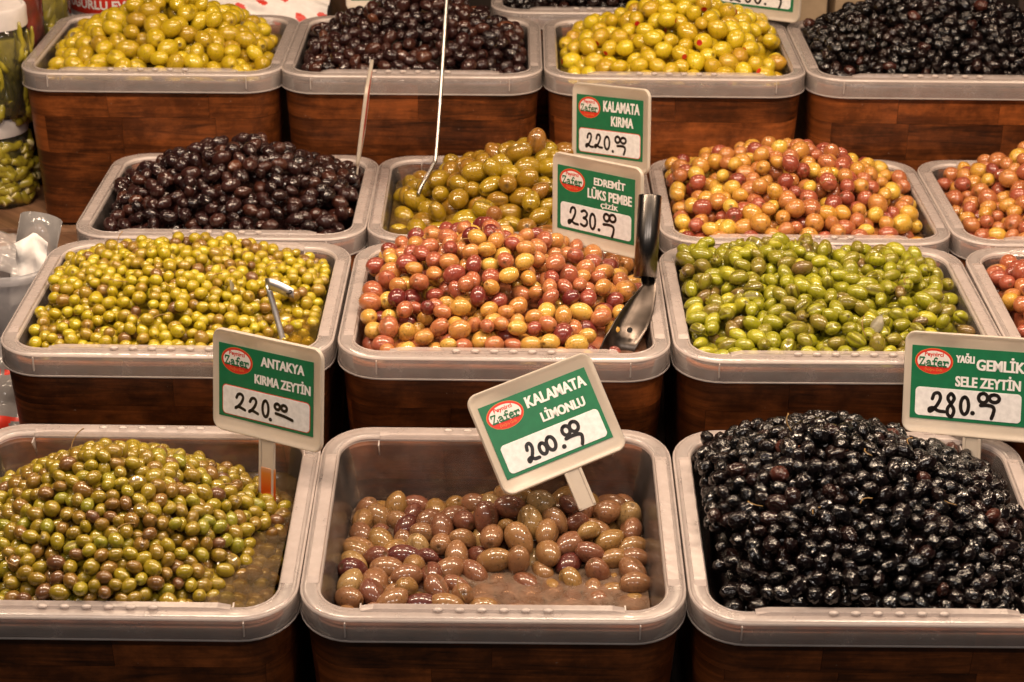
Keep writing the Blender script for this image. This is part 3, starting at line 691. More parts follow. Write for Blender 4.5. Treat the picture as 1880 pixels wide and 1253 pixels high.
for hi, (tub, var, S, place, tm, ts) in enumerate(HEAPS):
    K = KINDS[var]; Vs, Fs, mk, tn, mi, n = [], [], [], [], [], 0
    for o in rest.get(hi, []):
        me, P, F, m_, i_ = K['vs'][o['v']]; q = np.array(o['q'].to_matrix())
        Vs.append((P * o['s']) @ q.T + o['p']); Fs += [tuple(a + n for a in f) for f in F]; mk.append(m_); mi.append(i_); tn.append(np.full(len(P), o['tint'])); n += len(P)
    # the packed body of the heap under the olives one sees
    r = .5 * (K['L'] * K['W'] ** 2) ** (1 / 3); gx, gy = 26, 22; V = []
    for j in range(gy):
        for i in range(gx):
            a, b = i / (gx - 1) * 2 - 1, j / (gy - 1) * 2 - 1
            x, y = a * .160, b * .135; z = min(float(S(np.float64(x), np.float64(y))) - 2.1 * r, -.012); V.append((x, y, z))
    F = [(j * gx + i, j * gx + i + 1, (j + 1) * gx + i + 1, (j + 1) * gx + i) for j in range(gy - 1) for i in range(gx - 1)]
    edge = [i for i in range(gx)] + [j * gx + gx - 1 for j in range(1, gy)] + [(gy - 1) * gx + i for i in range(gx - 2, -1, -1)] + [j * gx for j in range(gy - 2, 0, -1)]
    b0 = len(V); V += [(V[e][0] * .9, V[e][1] * .9, -.19) for e in edge]; m_ = len(edge)
    F += [(edge[k], b0 + k, b0 + (k + 1) % m_, edge[(k + 1) % m_]) for k in range(m_)]
    Vs.append(np.array(V)); Fs += [tuple(a + n for a in f) for f in F]; mk.append(np.zeros(len(V))); tn.append(np.full(len(V), tm * .8)); mi.append(np.zeros(len(F), int))
    me = mesh('heap', np.concatenate(Vs), Fs, True, np.concatenate(mi))
    for nm, arr in (('mark', mk), ('tint', tn)): me.attributes.new(nm, 'FLOAT', 'POINT').data.foreach_set('value', np.concatenate(arr).astype('f'))
    me.materials.append(K['m'])
    if K['extra']: me.materials.append(K['extra'])
    ob = link(K['name'] + '_heap', me); ob.matrix_world = BASE[tub]
    tag(ob, 'smaller-showing ' + NOUN[var] + 's packed together, ' + place, 'olives', None, 'stuff')

# ------------------------------------------------------------------ brine
def brine_mat(name, col, clear, tint):
    return translucent(name, col, clear, rough=.05, tint=tint, bump=.6, bscale=46, foam=tuple(min(1, c * 1.5 + .05) for c in col))
def brine(tub, z_of_y, m, label):
    V, F = [], []; n = 26
    hx, hy = half(np.float64(z_of_y(0.)));
    out = rrect(float(hx) + .0006, float(hy) + .0006, .034, 9, 6)
    rings = [1, .97, .9, .75, .5, .25]
    for k in rings:
        for x, y in out: V.append((x * k, y * k, z_of_y(y * k) + (.0016 if k == 1 else 0)))
    m_ = len(out); V.append((0, 0, z_of_y(0)))
    for j in range(len(rings) - 1):
        for i in range(m_): F.append((j * m_ + i, j * m_ + (i + 1) % m_, (j + 1) * m_ + (i + 1) % m_, (j + 1) * m_ + i))
    for i in range(m_): F.append(((len(rings) - 1) * m_ + i, (len(rings) - 1) * m_ + (i + 1) % m_, len(V) - 1))
    ob = link('brine', mesh('brine', V, F), m); ob.matrix_world = BASE[tub]; tag(ob, label, 'brine', None, 'stuff')
brine('crushed', lambda y: ft(y) - .011, brine_mat('olive_brine', (.26, .17, .08), .62, (.85, .75, .5)), 'cloudy yellowish brine round the brownish green olives')
brine('kalamata', lambda y: ft(y) - .048, brine_mat('murky_brine', (.50, .34, .235), .60, (.8, .6, .45)), 'murky pinkish brown brine round the brown olives')
brine('antakya', lambda y: -.020 + y * .01, brine_mat('yellow_brine', (.34, .23, .04), .74, (.95, .82, .45)), 'clear yellow brine beside the little hooked spoon')
brine('pink', lambda y: -.026, brine_mat('pink_brine', (.34, .17, .10), .55, (.9, .7, .5)), 'pinkish brine under the red and yellow olives')
brine('slit', lambda y: -.024, brine_mat('green_brine', (.30, .22, .10), .55, (.9, .85, .6)), 'cloudy brine under the slit green olives')
brine('kirma', lambda y: -.028, brine_mat('gold_brine', (.28, .17, .04), .6, (.9, .8, .5)), 'golden brine under the cracked olives')
brine('edremit', lambda y: -.028, brine_mat('orange_brine', (.32, .17, .07), .55, (.9, .75, .5)), 'brine under the orange and red olives')
brine('stuffed', lambda y: -.024, brine_mat('light_brine', (.36, .26, .07), .6, (.95, .85, .5)), 'yellow brine under the stuffed olives')
brine('pitted', lambda y: -.026, brine_mat('pale_brine', (.36, .26, .07), .6, (.95, .85, .5)), 'yellow brine under the pitted olives')

# ------------------------------------------------------------------ lettering
def text_mesh(s, x0, x1, y0, y1, bold=.035, z=0):
    cu = bpy.data.curves.new('t', 'FONT'); cu.body = s; cu.offset = bold; cu.resolution_u = 3
    ob = bpy.data.objects.new('t', cu); C.objects.link(ob); bpy.context.view_layer.update()
    me = bpy.data.meshes.new_from_object(ob.evaluated_get(bpy.context.evaluated_depsgraph_get()))
    bpy.data.objects.remove(ob); bpy.data.curves.remove(cu)
    co = np.empty(len(me.vertices) * 3); me.vertices.foreach_get('co', co); co = co.reshape(-1, 3)
    lo, hi = co.min(0), co.max(0); sx, sy = (x1 - x0) / (hi[0] - lo[0]), (y1 - y0) / (hi[1] - lo[1])
    co[:, 0] = x0 + (co[:, 0] - lo[0]) * sx; co[:, 1] = y0 + (co[:, 1] - lo[1]) * sy; co[:, 2] = z
    me.vertices.foreach_set('co', co.ravel()); me.update(); return me

def merge(meshes, name):
    V, F, mi = [], [], []; n = 0
    for me, k in meshes:
        V += [v.co[:] for v in me.vertices]; F += [tuple(a + n for a in p.vertices) for p in me.polygons]; mi += [k] * len(me.polygons); n = len(V)
    return mesh(name, V, F, False, mi)

def ribbon(pts, wd, z=0, sm=True, n=6):
    """pen stroke of width wd through pts, round ends"""
    P = [np.array(p, float) for p in (smooth_path(pts, n) if sm else pts)]; V, F = [], []; m = len(P)
    for i, p in enumerate(P):
        d = P[min(i + 1, m - 1)] - P[max(i - 1, 0)]; d = d / (np.linalg.norm(d) + 1e-12); s = np.array([-d[1], d[0]]) * wd / 2
        V += [(*(p + s), z), (*(p - s), z)]
    for i in range(m - 1): F.append((2 * i, 2 * i + 1, 2 * i + 3, 2 * i + 2))
    for i, sg in ((0, -1), (m - 1, 1)):
        d = (P[1] - P[0]) if i == 0 else (P[-1] - P[-2]); a0 = math.atan2(d[1], d[0]) + (math.pi if i == 0 else 0); c = P[i]; k0 = len(V)
        V += [(c[0] + wd / 2 * math.cos(a0 + t), c[1] + wd / 2 * math.sin(a0 + t), z) for t in np.linspace(-math.pi / 2, math.pi / 2, 6)]
        F.append(tuple(range(k0, k0 + 6)))
    return mesh('stroke', V, F, False)

def ellipse_pts(cx, cy, rx, ry, a0=100, turn=375, n=14):
    return [(cx + rx * math.cos(R(a0 + turn * k / n)), cy + ry * math.sin(R(a0 + turn * k / n))) for k in range(n + 1)]

DIG = {
 '2': [[(.08, .72), (.25, .97), (.55, 1), (.68, .78), (.5, .42), (.2, .12), (-.02, .0), (.18, .12), (.45, .10), (.85, .0)]],
 '2l': [[(.15, .68), (.25, .95), (.5, 1), (.6, .75), (.45, .4), (.2, .1), (.02, .0), (.0, .14), (.22, .2), (.5, .06), (.85, .04)]],
 '3': [[(.1, .9), (.4, 1), (.68, .84), (.55, .6), (.3, .52), (.62, .44), (.68, .18), (.4, 0), (.05, .08)]],
 '0': [ellipse_pts(.4, .5, .34, .5)],
 '8': [[(.62, .88), (.38, 1), (.12, .8), (.38, .55), (.68, .28), (.48, .0), (.14, .1), (.14, .35), (.42, .56), (.66, .78), (.58, .93)]],
 '6': [[(.6, 1), (.25, .7), (.1, .3), (.3, 0), (.6, .1), (.62, .4), (.35, .5), (.12, .3)]],
 'o': [ellipse_pts(.45, .5, .42, .5)],
 'hook': [[(0, .95), (.35, 1.0), (.75, .95), (.9, .75), (.85, .35), (.75, 0)]],
 'line': [[(0, .9), (.5, .6), (1, 0)]],
 '.': [[(.4, .05), (.48, .05)]],
}
def hand(items, px, wd):
    """items: glyph, x, y, width, height in the price panel (0..1); px(x, y) gives metres"""
    out = []
    for g, x, y, w_, h_ in items:
        for s in DIG[g]:
            k = len(out); out.append((ribbon([px(x + a * w_, y + b * h_) for a, b in s], wd * (1.25 if g == '.' else 1), .0006 + .00004 * k), 0))
    return merge(out, 'writing')

# Zafer in slab letters, drawn in a 5.2 x 1.1 box
def slab(s, z): return [(ribbon(p, .20, z + .00003 * i, False), 2) for i, p in enumerate(s)]
ZAFER = [[(.05, 1.0), (.85, 1.0)], [(.82, .98), (.10, .06)], [(.0, .05), (.95, .05)], [(.06, 1.02), (.06, .76)], [(.92, 0.02), (.92, .30)],
  [(1.25, .55), (1.5, .66), (1.8, .58), (1.86, .35), (1.88, .05)], [(1.86, .36), (1.45, .36), (1.2, .2), (1.4, .03), (1.75, .1)], [(1.8, .04), (2.1, .04)],
  [(3.0, .98), (2.75, 1.05), (2.55, .9), (2.52, .05)], [(2.25, .62), (2.9, .62)], [(2.28, .04), (2.85, .04)],
  [(3.1, .36), (3.85, .38), (3.75, .60), (3.45, .66), (3.15, .5), (3.12, .2), (3.4, .02), (3.85, .12)],
  [(4.25, .62), (4.25, .05)], [(4.02, .62), (4.3, .62)], [(4.02, .04), (4.55, .04)], [(4.25, .4), (4.5, .62), (4.85, .62)], [(4.82, .64), (4.86, .48)]]

BW, BH = .157, .120
def plate(hx, hy, z0, z1, r, n=6):
    return sweep('plate', hx, hy, r, [(.0004, z0), (0, z0 + .0002), (0, z1 - .0001), (.0002, z1)], cap0=True, cap1=True, smooth=False)
board_me = sweep('board', BW / 2, BH / 2, .013, [(.0015, -.0040), (0, -.0028), (0, -.0004), (.0012, .0012), (.0030, .0012), (.0042, -.0002)], cap0=True, cap1=True)
board_me.materials.append(M['sign'])

def price_sign(loc, rot, label, lines, writing, border=False, stem=(0, .1, None), name_rot=0, wd=.0036, scale=1.0):
    """board in its local x-y plane, facing +z"""
    e = empty('price_sign'); tag(e, label, 'price sign', 'green and white price signs')
    e.matrix_world = Matrix.Translation(loc) @ Matrix.Rotation(R(rot[2]), 4, 'Z') @ Matrix.Rotation(R(rot[0]), 4, 'X') @ Matrix.Rotation(R(rot[1]), 4, 'Y')
    link('board', board_me, None, e)
    x0, x1, y1, y0 = -.44 * BW, .42 * BW, .362 * BH, -.352 * BH; cw, ch = x1 - x0, y1 - y0
    cx, cy = (x0 + x1) / 2, (y0 + y1) / 2
    cm = box(cw, ch, .0006, (cx, cy, .00015), 0); card = link('card', cm, M['green'], e)
    def cp(a, b): return (x0 + a * cw, y1 - b * ch)
    def put(nm, me, ms): return link(nm, me, ms, card)
    # price panel with an optional thin red border under it
    pa, pb = cp(.045, .955), cp(.965, .565)
    if border:
        me = plate((pb[0] - pa[0]) / 2 + .0009, (pb[1] - pa[1]) / 2 + .0009, 0, .00055, .0055); o = put('panel_border', me, M['red']); o.location = ((pa[0] + pb[0]) / 2, (pa[1] + pb[1]) / 2, 0)
    me = plate((pb[0] - pa[0]) / 2, (pb[1] - pa[1]) / 2, 0, .0008, .005); o = put('price_panel', me, M['paper']); o.location = ((pa[0] + pb[0]) / 2, (pa[1] + pb[1]) / 2, 0)
    # product name
    if lines:
        ms = []
        for s, a0, a1, b0, b1 in lines:
            p, q = cp(a0, b1), cp(a1, b0); 
            for k in (-1, 0, 1): d_ = k * .00042; ms.append((text_mesh(s, p[0] + .0004 + d_, q[0] - .0004 + d_, p[1], q[1], .022, .0007 + .00004 * k), 0))
        put('product_name', merge(ms, 'product_name'), M['letter'])
    # oval emblem: red oval, white field, red foot with small gold print, red and green words
    lc = cp(.197, .205); rx, ry = .168 * cw, .178 * ch
    def disc(a, b, z, k, cut=None):
        pts = [(a * math.cos(t), b * math.sin(t), z) for t in np.linspace(0, 2 * math.pi, 48, endpoint=False)]
        if cut is not None: pts = [p for p in pts if p[1] > cut]
        return (mesh('d', pts, [tuple(range(len(pts)))], False), k)
    ms = [disc(rx, ry, .00052, 3), disc(rx * .975, ry * .965, .00060, 0), disc(rx * .87, ry * .80, .00070, 1, -ry * .44)]
    kx, ky = rx * 1.52 / 4.9, ry * .62
    for m_, k in slab(ZAFER, 0):
        for v in m_.vertices:
            v.co = Vector((v.co.x * kx - rx * .76, v.co.y * ky - ry * .38 + v.co.x * .0000, .00078 + v.co.z))
        ms.append((m_, 2))
    ms.append((text_mesh('Peynirci', -rx * .50, rx * .50, ry * .28, ry * .70, .03, .00080), 0))
    ms.append((text_mesh('Doğru Gıda', -rx * .46, rx * .46, -ry * .82, -ry * .52, .01, .00080), 4))
    o = put('emblem', merge(ms, 'emblem'), [M['red'], M['logo_white'], M['logo_green'], M['logo_gold'], M['logo_gold']]); o.location = (lc[0], lc[1], 0)
    if writing:
        pw, ph = pb[0] - pa[0], pb[1] - pa[1]
        put('price_writing', hand(writing, lambda x, y: (pa[0] + x * pw, pa[1] + y * ph), wd), M['ink']).location = (0, 0, .0003)
    # stem: flat bar with a raised frame
    sx, sl, stain = stem; top = -BH / 2 + .002
    link('stem', box(.0215, sl, .0026, (sx, top - sl / 2, -.0016), .0006), M['sign'], e)
    for s in (-1, 1): link('stem_edge', box(.0035, sl - .004, .0012, (sx + s * .009, top - sl / 2, .0001), .0004), M['sign'], e)
    if stain: link('stained_foot', box(.0221, stain[1] - stain[0], .0040, (sx, top - (stain[0] + stain[1]) / 2, -.0014), .0006), M['stain'], e)
    return e

def scl(p, s=1.06): return (p[0] * s, p[1] * s, CAM_Z + (p[2] - CAM_Z) * s)
price_sign(scl((-.2578, 1.7981, .7264)), (80, -22.9, -9.5), 'ANTAKYA KIRMA ZEYTİN price sign, 220, with orange stained foot',
   [('ANTAKYA', .45, .91, .075, .205), ('KIRMA ZEYTİN', .385, .975, .285, .455)],
   [('2', .15, .26, .13, .52), ('2', .31, .24, .12, .50), ('0', .46, .20, .10, .56), ('.', .535, .14, .05, .1), ('o', .605, .55, .07, .20), ('o', .68, .55, .075, .20), ('line', .62, .30, .19, .12)], True, (.0, .085, (.034, .085)))
price_sign(scl((.0382, 1.7939, .692)), (52.5, -17.4, 40.1), 'KALAMATA LİMONLU price sign, 200, leaning and tilted over the half empty tub',
   [('KALAMATA', .40, .965, .085, .235), ('LİMONLU', .48, .89, .305, .478)],
   [('2l', .21, .16, .12, .58), ('0', .335, .22, .10, .38), ('0', .415, .24, .12, .46), ('.', .545, .2, .05, .1), ('o', .60, .52, .09, .32), ('o', .68, .54, .10, .34), ('hook', .61, .06, .17, .38)], False, (.006, .047, None), wd=.0042)
price_sign(scl((.1017, 2.1864, .7898)), (82.6, -48.7, 4.0), 'EDREMİT LÜKS PEMBE ÇİZİK price sign, 230, behind the steel scoop',
   [('EDREMİT', .48, .885, .05, .205), ('LÜKS PEMBE', .40, .97, .235, .42), ('ÇİZİK', .57, .80, .44, .55)],
   [('2l', .12, .18, .16, .66), ('3', .29, .20, .14, .62), ('0', .42, .16, .11, .60), ('.', .535, .18, .05, .1), ('o', .62, .60, .09, .28), ('o', .70, .62, .10, .28), ('hook', .62, .02, .16, .45)], False, (0, .06, None))
price_sign(scl((.129, 2.4411, .8034)), (78.0, -50.7, 2.1), 'KALAMATA KIRMA price sign, 220, in front of the stuffed olives',
   [('KALAMATA', .41, .955, .065, .245), ('KIRMA', .53, .865, .31, .475)],
   [('2l', .12, .22, .14, .58), ('2l', .27, .24, .14, .56), ('0', .42, .22, .12, .54), ('.', .545, .16, .05, .1), ('o', .60, .56, .09, .26), ('o', .69, .56, .10, .24), ('hook', .64, .10, .14, .34)], True, (0, .07, None))
price_sign(scl((.4983, 1.8643, .7052)), (71.2, -28.1, -1.8), 'YAĞLI GEMLİK SELE ZEYTİN price sign, 280, over the front black olives',
   [('YAĞLI', .387, .552, .065, .20), ('GEMLİK', .567, .985, .085, .285), ('SELE ZEYTİN', .39, .955, .335, .525)],
   [('2l', .14, .16, .17, .66), ('8', .30, .04, .11, .80), ('0', .43, .16, .11, .60), ('.', .53, .22, .05, .1), ('o', .60, .62, .10, .32), ('o', .70, .66, .11, .26), ('hook', .625, .10, .14, .44)], False, (.006, .085, None), wd=.0042)
price_sign(scl((-.2136, 3.2272, .8122), .985), (69.6, -12, 1.0), 'cream price sign cut off by the top edge, behind the dark purple olives', [], [], False, (0, .07, None))
price_sign(scl((.3875, 3.0091, .8599), 1.03), (86, -22, -8.5), 'cream price sign cut off by the top edge, behind the stuffed olives, 260', [],
   [('2', .14, .10, .16, .6), ('6', .34, .12, .13, .6), ('0', .48, .12, .13, .56), ('.', .62, .12, .05, .1), ('hook', .72, -.02, .16, .5)], False, (0, .07, None))

# sign seen edge on: a thin board on its stem
e = tag(empty('price_sign', (-.2098, 2.62, .70)), 'thin pale sign seen edge on, between the dark purple olives', 'price sign', 'green and white price signs')
c_ = Vector((-.2145, 2.64, .757)); e.matrix_world = Matrix.Translation(c_) @ Matrix.Rotation(R(10.5), 4, c_ - Vector((0, 0, CAM_Z))) @ Matrix.Rotation(R(94.2), 4, 'Z') @ Matrix.Rotation(R(88), 4, 'X')
link('board', board_me, None, e)
link('card', box(.86 * BW, .71 * BH, .0008, (0, 0, .0004), 0), M['red'], e)
link('stem', box(.0215, .07, .0026, (0, -.093, -.0016), .0006), M['sign'], e)

# ------------------------------------------------------------------ ladle, scoop, hooked spoon
e = tag(empty('wire_ladle', (-.131, 2.60, .665)), 'long thin steel ladle handle standing in the cracked olives', 'ladle')
hp = smooth_path([(-.092, 2.80, 1.02), (-.1004, 2.75, .895), (-.1062, 2.69, .795), (-.1125, 2.625, .702), (-.1165, 2.612, .688), (-.131, 2.585, .668), (-.137, 2.575, .655)], 6)
o = link('handle', tube([(p[0] + .131, p[1] - 2.60, p[2] - .665) for p in hp], .0029, 10), M['wire'], e)
bowl = link('bowl', solid(lathe([(.002, -.018), (.014, -.015), (.022, -.006), (.025, .004)], 20), .001), M['wire'], e); bowl.location = (-.010, -.02, -.062)

e = tag(empty('steel_scoop', (.15, 2.12, .64)), 'stainless steel scoop with a hollow tube handle in the pink olives', 'scoop')
tb0, tb1 = Vector((.1715, 2.245, .7805)), Vector((.1655, 2.195, .690)); ax = (tb0 - tb1).normalized()
q = Vector((0, 0, 1)).rotation_difference(ax); hl = (tb0 - tb1).length
h = link('handle', solid(lathe([(.0142, hl), (.0146, hl - .001), (.0146, hl * .5), (.0146, 0)], 36), .0011), M['steel'], e); h.rotation_mode = 'QUATERNION'; h.rotation_quaternion = q; h.location = tb1 - e.location
seam = link('seam', tube([(.0138, .0056, hl * .98), (.0138, .0056, .02)], .0012, 6), M['steel'], h)
# neck and curved blade: cross-sections from the handle to the tip, each an arc
BULGE = [.013, .006, .006, .008, .009, .009]
V, F, NB = [], [], 9
for l_, r_, bl in zip(BL, BR, BULGE):
    l_, r_ = Vector(l_), Vector(r_); nrm = (r_ - l_).cross(Vector((-.35, -.55, -.75))).normalized()
    if nrm.y > 0: nrm = -nrm
    for k in range(NB):
        t = k / (NB - 1); V.append(l_.lerp(r_, t) - nrm * (bl * (1 - (2 * t - 1) ** 2)) - e.location)
for j in range(len(BL) - 1):
    for k in range(NB - 1): a = j * NB + k; F.append((a, a + 1, a + NB + 1, a + NB))
bl = mesh('blade', V, F); bm = bmesh.new(); bm.from_mesh(bl); bmesh.ops.subdivide_edges(bm, edges=bm.edges[:], cuts=1, use_grid_fill=True, smooth=.6); bm.to_mesh(bl); bm.free(); solid(bl, .0012)
bl.polygons.foreach_set('use_smooth', [True] * len(bl.polygons)); blade = link('blade', bl, M['dark_steel'], e)
dr = link('drain_hole', lathe([(.0001, 0), (.0030, 0), (.0034, .0004), (.0034, -.0008)], 14), M['black'], e); dr.location = Vector((.1433, 2.112, .6557)) - e.location; dr.rotation_euler = (R(62), 0, R(20))

e = tag(empty('hooked_spoon', (-.28, 2.12, .635)), 'small steel spoon handle with a bent tip stamped 2 in the small green olives', 'spoon')
pts = [(-.2985, 2.142, .6985), (-.297, 2.139, .690), (-.292, 2.134, .672), (-.286, 2.126, .652), (-.2800, 2.118, .632), (-.277, 2.112, .615)]
V, F = [], []
for p in pts:
    for dx, dy in ((-.0034, -.0012), (.0034, .0012)): V.append((p[0] + dx + .28, p[1] + dy - 2.12, p[2] - .635))
for i in range(len(pts) - 1): F.append((2 * i, 2 * i + 1, 2 * i + 3, 2 * i + 2))
link('shaft', solid(mesh('shaft', V, F), .0018), M['spoon_steel'], e)
tp = [(-.3022, 2.142, .6995), (-.2955, 2.1385, .7010), (-.285, 2.134, .6990), (-.276, 2.131, .6960), (-.2665, 2.127, .6935)]
V, F = [], []
for i, p in enumerate(tp):
    hh = .0070 if i < 4 else .0052
    V += [(p[0] + .28, p[1] - 2.12 + .002, p[2] - .635 + hh), (p[0] + .28, p[1] - 2.12 - .002, p[2] - .635 - hh)]
for i in range(len(tp) - 1): F.append((2 * i, 2 * i + 1, 2 * i + 3, 2 * i + 2))
tip = link('bent_tip', solid(mesh('tip', V, F), .0016), M['spoon_steel'], e)
num = link('stamped_number', hand([('2', 0, 0, .0055, .0075)], lambda x, y: (x, y), .0012), M['ink'], tip)
num.matrix_local = Matrix.Translation((.0050, 2.1290 - 2.12, .6925 - .635)) @ Matrix.Rotation(R(-20), 4, 'Z') @ Matrix.Rotation(R(74), 4, 'X') @ Matrix.Rotation(R(-35), 4, 'Z')

# ------------------------------------------------------------------ jars, bucket, cup, bags at the left
def jar(loc, r, h, label, lidh=.017, fill=None):
    e = tag(empty('glass_jar', loc), label, 'jar', 'glass jars of pickles at the left')
    link('glass', lathe([(0.001, .001), (r * .9, 0), (r, .008), (r, h - .03), (r * .93, h - .016), (r * .82, h - .008), (r * .82, h)], 44), M['glass'], e)
    if fill: link('liquid', lathe([(.0005, .004), (r * .80, .004), (r * .80, h - .030), (.0005, h - .029)], 32), fill, e)
    lid = link('lid', lathe([(r * .90, h - .014), (r * .955, h - .014), (r * .97, h - .011), (r * .955, h), (r * .97, h + lidh * .75), (r * .94, h + lidh), (r * .87, h + lidh + .001), (r * .83, h + lidh - .001), (0.0005, h + lidh - .001)], 44), M['lid'], e)
    return e
def pepper_mesh(L_, r, seed, cut):
    rr = np.random.default_rng(seed); pts = []; rad = []
    for k in range(7):
        t = k / 6; pts.append((rr.normal() * .001 + .006 * math.sin(t * 3), rr.normal() * .001, L_ * (t - .5)))
        rad.append(r * (1 - (.15 if cut else .75) * t ** 2))
    me = tube(pts, rad, 9); mi = [0] * len(me.polygons); mi[-2] = 1
    if cut: mi[-1] = 1
    me.polygons.foreach_set('material_index', mi); return me
def fill_jar(loc, r, h, n, L0, L1, rad, label, group, seed, cut, vertical):
    rr = np.random.default_rng(seed); ms = []
    for k in range(4):
        me = pepper_mesh(rr.uniform(L0, L1), rad * rr.uniform(.85, 1.15), seed + k, cut); me.materials.append(M['pepper']); me.materials.append(M['pepper_cut']); ms.append(me)
    for k in range(n):
        a = rr.uniform(-2.2, .5); z = .014 + (h - .045) * (k + .5) / n; q = r - rad * 1.12
        ob = bpy.data.objects.new('pickled_pepper', ms[k % 4]); C.objects.link(ob)
        ob.location = (loc[0] + q * math.cos(a), loc[1] + q * math.sin(a), loc[2] + z)
        t = rr.uniform(-.5, .5) if vertical else rr.uniform(.6, 2.2)
        ob.rotation_euler = (t * .8, t * .6, rr.uniform(0, 6.3)) if vertical else (t, rr.uniform(-.3, .3), a + rr.uniform(-.9, .9))
        tag(ob, label, 'pepper', group)
JA, JB = (-.812, 2.905, .668), (-.829, 2.905, .5185)
jar(JA, .0525, .155, 'pickle jar of long green peppers standing on another jar', fill=M['pickle_brine'])
jar(JB, .054, .132, 'pickle jar of cut green pieces under another jar', fill=M['pickle_brine'])
fill_jar(JA, .0515, .150, 46, .045, .085, .0085, 'long pickled pepper in the upper glass jar', 'peppers in the upper glass jar', 31, False, True)
fill_jar(JB, .053, .135, 74, .024, .042, .0085, 'short cut pickled pepper in the lower glass jar', 'peppers in the lower glass jar', 47, True, False)
JC = (-.815, 3.03, .66)
jar(JC, .048, .20, 'jar of red pepper paste behind the pickle jars')
o = link('pepper_paste', lathe([(.0005, .004), (.044, .004), (.0465, .01), (.0465, .165), (.0005, .168)], 32), M['paste'], None, JC); tag(o, 'red pepper paste filling the jar behind the pickle jars', 'paste', None, 'stuff')
JD = (-.800, 3.15, .66)
jar(JD, .050, .20, 'jar of green peppers beside the white and red bucket', fill=M['pickle_brine'])
fill_jar(JD, .049, .19, 22, .05, .09, .010, 'pickled pepper in the jar beside the bucket', 'peppers in the jar beside the bucket', 71, False, True)
JE = tag(empty('wooden_box', (-.82, 3.09, .518)), 'dark wooden box under the rear jars', 'box')
link('box_body', box(.16, .24, .138, (0, 0, .070), .004), M['board_wood'], JE)

BK = (-.70, 3.33, .612)
e = tag(empty('plastic_bucket', BK), 'white plastic bucket with a red band of white lettering', 'bucket')
link('bucket_body', lathe([(.001, 0), (0.07590, .001), (0.08280, .01), (0.08970, .12), (0.09085, .126), (0.09142, .20), (.001, .20)], 48), M['bucket'], e)
link('rim_band', lathe([(0.08993, .098), (0.09373, .099), (0.09373, .108), (0.09027, .112)], 48), M['bucket'], e)
band = link('red_band', lathe([(0.09154, .121), (0.09200, .122), (0.09223, .190), (0.09154, .191)], 48), M['red'], e)
link('lower_band', lathe([(0.08682, .045), (0.08912, .046), (0.08993, .092), (0.08855, .093)], 48), M['red'], e)
tm = text_mesh('UĞURLU EV ÇEMENİ', -.98, 1.2, .127, .152, .03, 0)
for v in tm.vertices:
    a = -math.pi / 2 + v.co.x; v.co = Vector((.0924 * math.cos(a), .0924 * math.sin(a), v.co.y))
link('lettering', tm, M['letter'], band)
bx = tag(empty('carton', (-.72, 3.30, .518)), 'plain carton under the white bucket', 'carton'); link('carton_body', box(.15, .15, .10, (0, 0, .051), .003), M['board_wood'], bx)

CU = (-.675, 2.36, .500)
e = tag(empty('plastic_container', CU), 'frosted plastic container holding a clear scoop and a napkin', 'container')
link('container_wall', lathe([(.001, .002), (.047, .002), (.050, .008), (.056, .13), (.0545, .13), (.048, .01), (.001, .006)], 44), M['cup'], e)
link('container_rim', lathe([(.0560, .122), (.0590, .123), (.0595, .132), (.0570, .136), (.0545, .133)], 44), M['cup'], e)
sc = lathe([(.027, -.04), (.0275, .035), (.028, .078)], 20, R(10), R(195))
o = link('clear_scoop', solid(sc, .0012), M['film']); o.location = (-.652, 2.378, .612); o.rotation_euler = (R(-8), R(14), R(0)); tag(o, 'clear plastic scoop standing in the frosted container', 'scoop')
bm = bmesh.new(); bmesh.ops.create_grid(bm, x_segments=12, y_segments=12, size=.5); rr = np.random.default_rng(5)
for v in bm.verts: v.co = Vector((v.co.x * .046, .006 * math.sin(v.co.x * 9) + .005 * math.cos(v.co.y * 13 + v.co.x * 5), v.co.y * .085 + .03 * (-abs(v.co.x - .12))))
me = bpy.data.meshes.new('napkin'); bm.to_mesh(me); bm.free(); solid(me, .0012); me.polygons.foreach_set('use_smooth', [True] * len(me.polygons))
o = link('paper_napkin', me, M['napkin']); o.location = (-.648, 2.358, .633); o.rotation_euler = (R(-15), R(8), R(14)); tag(o, 'folded white napkin tucked into the frosted container', 'napkin')

def crumple(nx, ny, sx, sy, amp, seed):
    rr = np.random.default_rng(seed); X, Y = np.meshgrid(np.linspace(-.5, .5, nx), np.linspace(-.5, .5, ny)); Z = np.zeros_like(X)
    for k in range(16):
        d = rr.normal(size=2); d /= np.linalg.norm(d); Z += np.abs(np.sin((X * d[0] + Y * d[1]) * rr.uniform(5, 16) + rr.uniform(0, 6))) * rr.uniform(.2, 1) / 8
    Z = (Z - Z.mean()) * amp + amp * (.7 - 2.4 * (X ** 2 + Y ** 2))
    V = [(X[j, i] * sx, Y[j, i] * sy, Z[j, i]) for j in range(ny) for i in range(nx)]
    F = [(j * nx + i, j * nx + i + 1, (j + 1) * nx + i + 1, (j + 1) * nx + i) for j in range(ny - 1) for i in range(nx - 1)]
    return V, F
def bag(name, loc, rot, sx, sy, amp, seed, label, reds, m):
    e = tag(empty(name, loc, rot), label, 'bag', None)
    V, F = crumple(90, 64, sx, sy, amp, seed); mi = []
    for f in F:
        c = sum((Vector(V[a]) for a in f), Vector()) / 4; mi.append(1 if reds(c.x / sx, c.y / sy) else 0)
    link('bag_film', mesh('bag', V, F, True, mi), [m, M['red']], e); return e
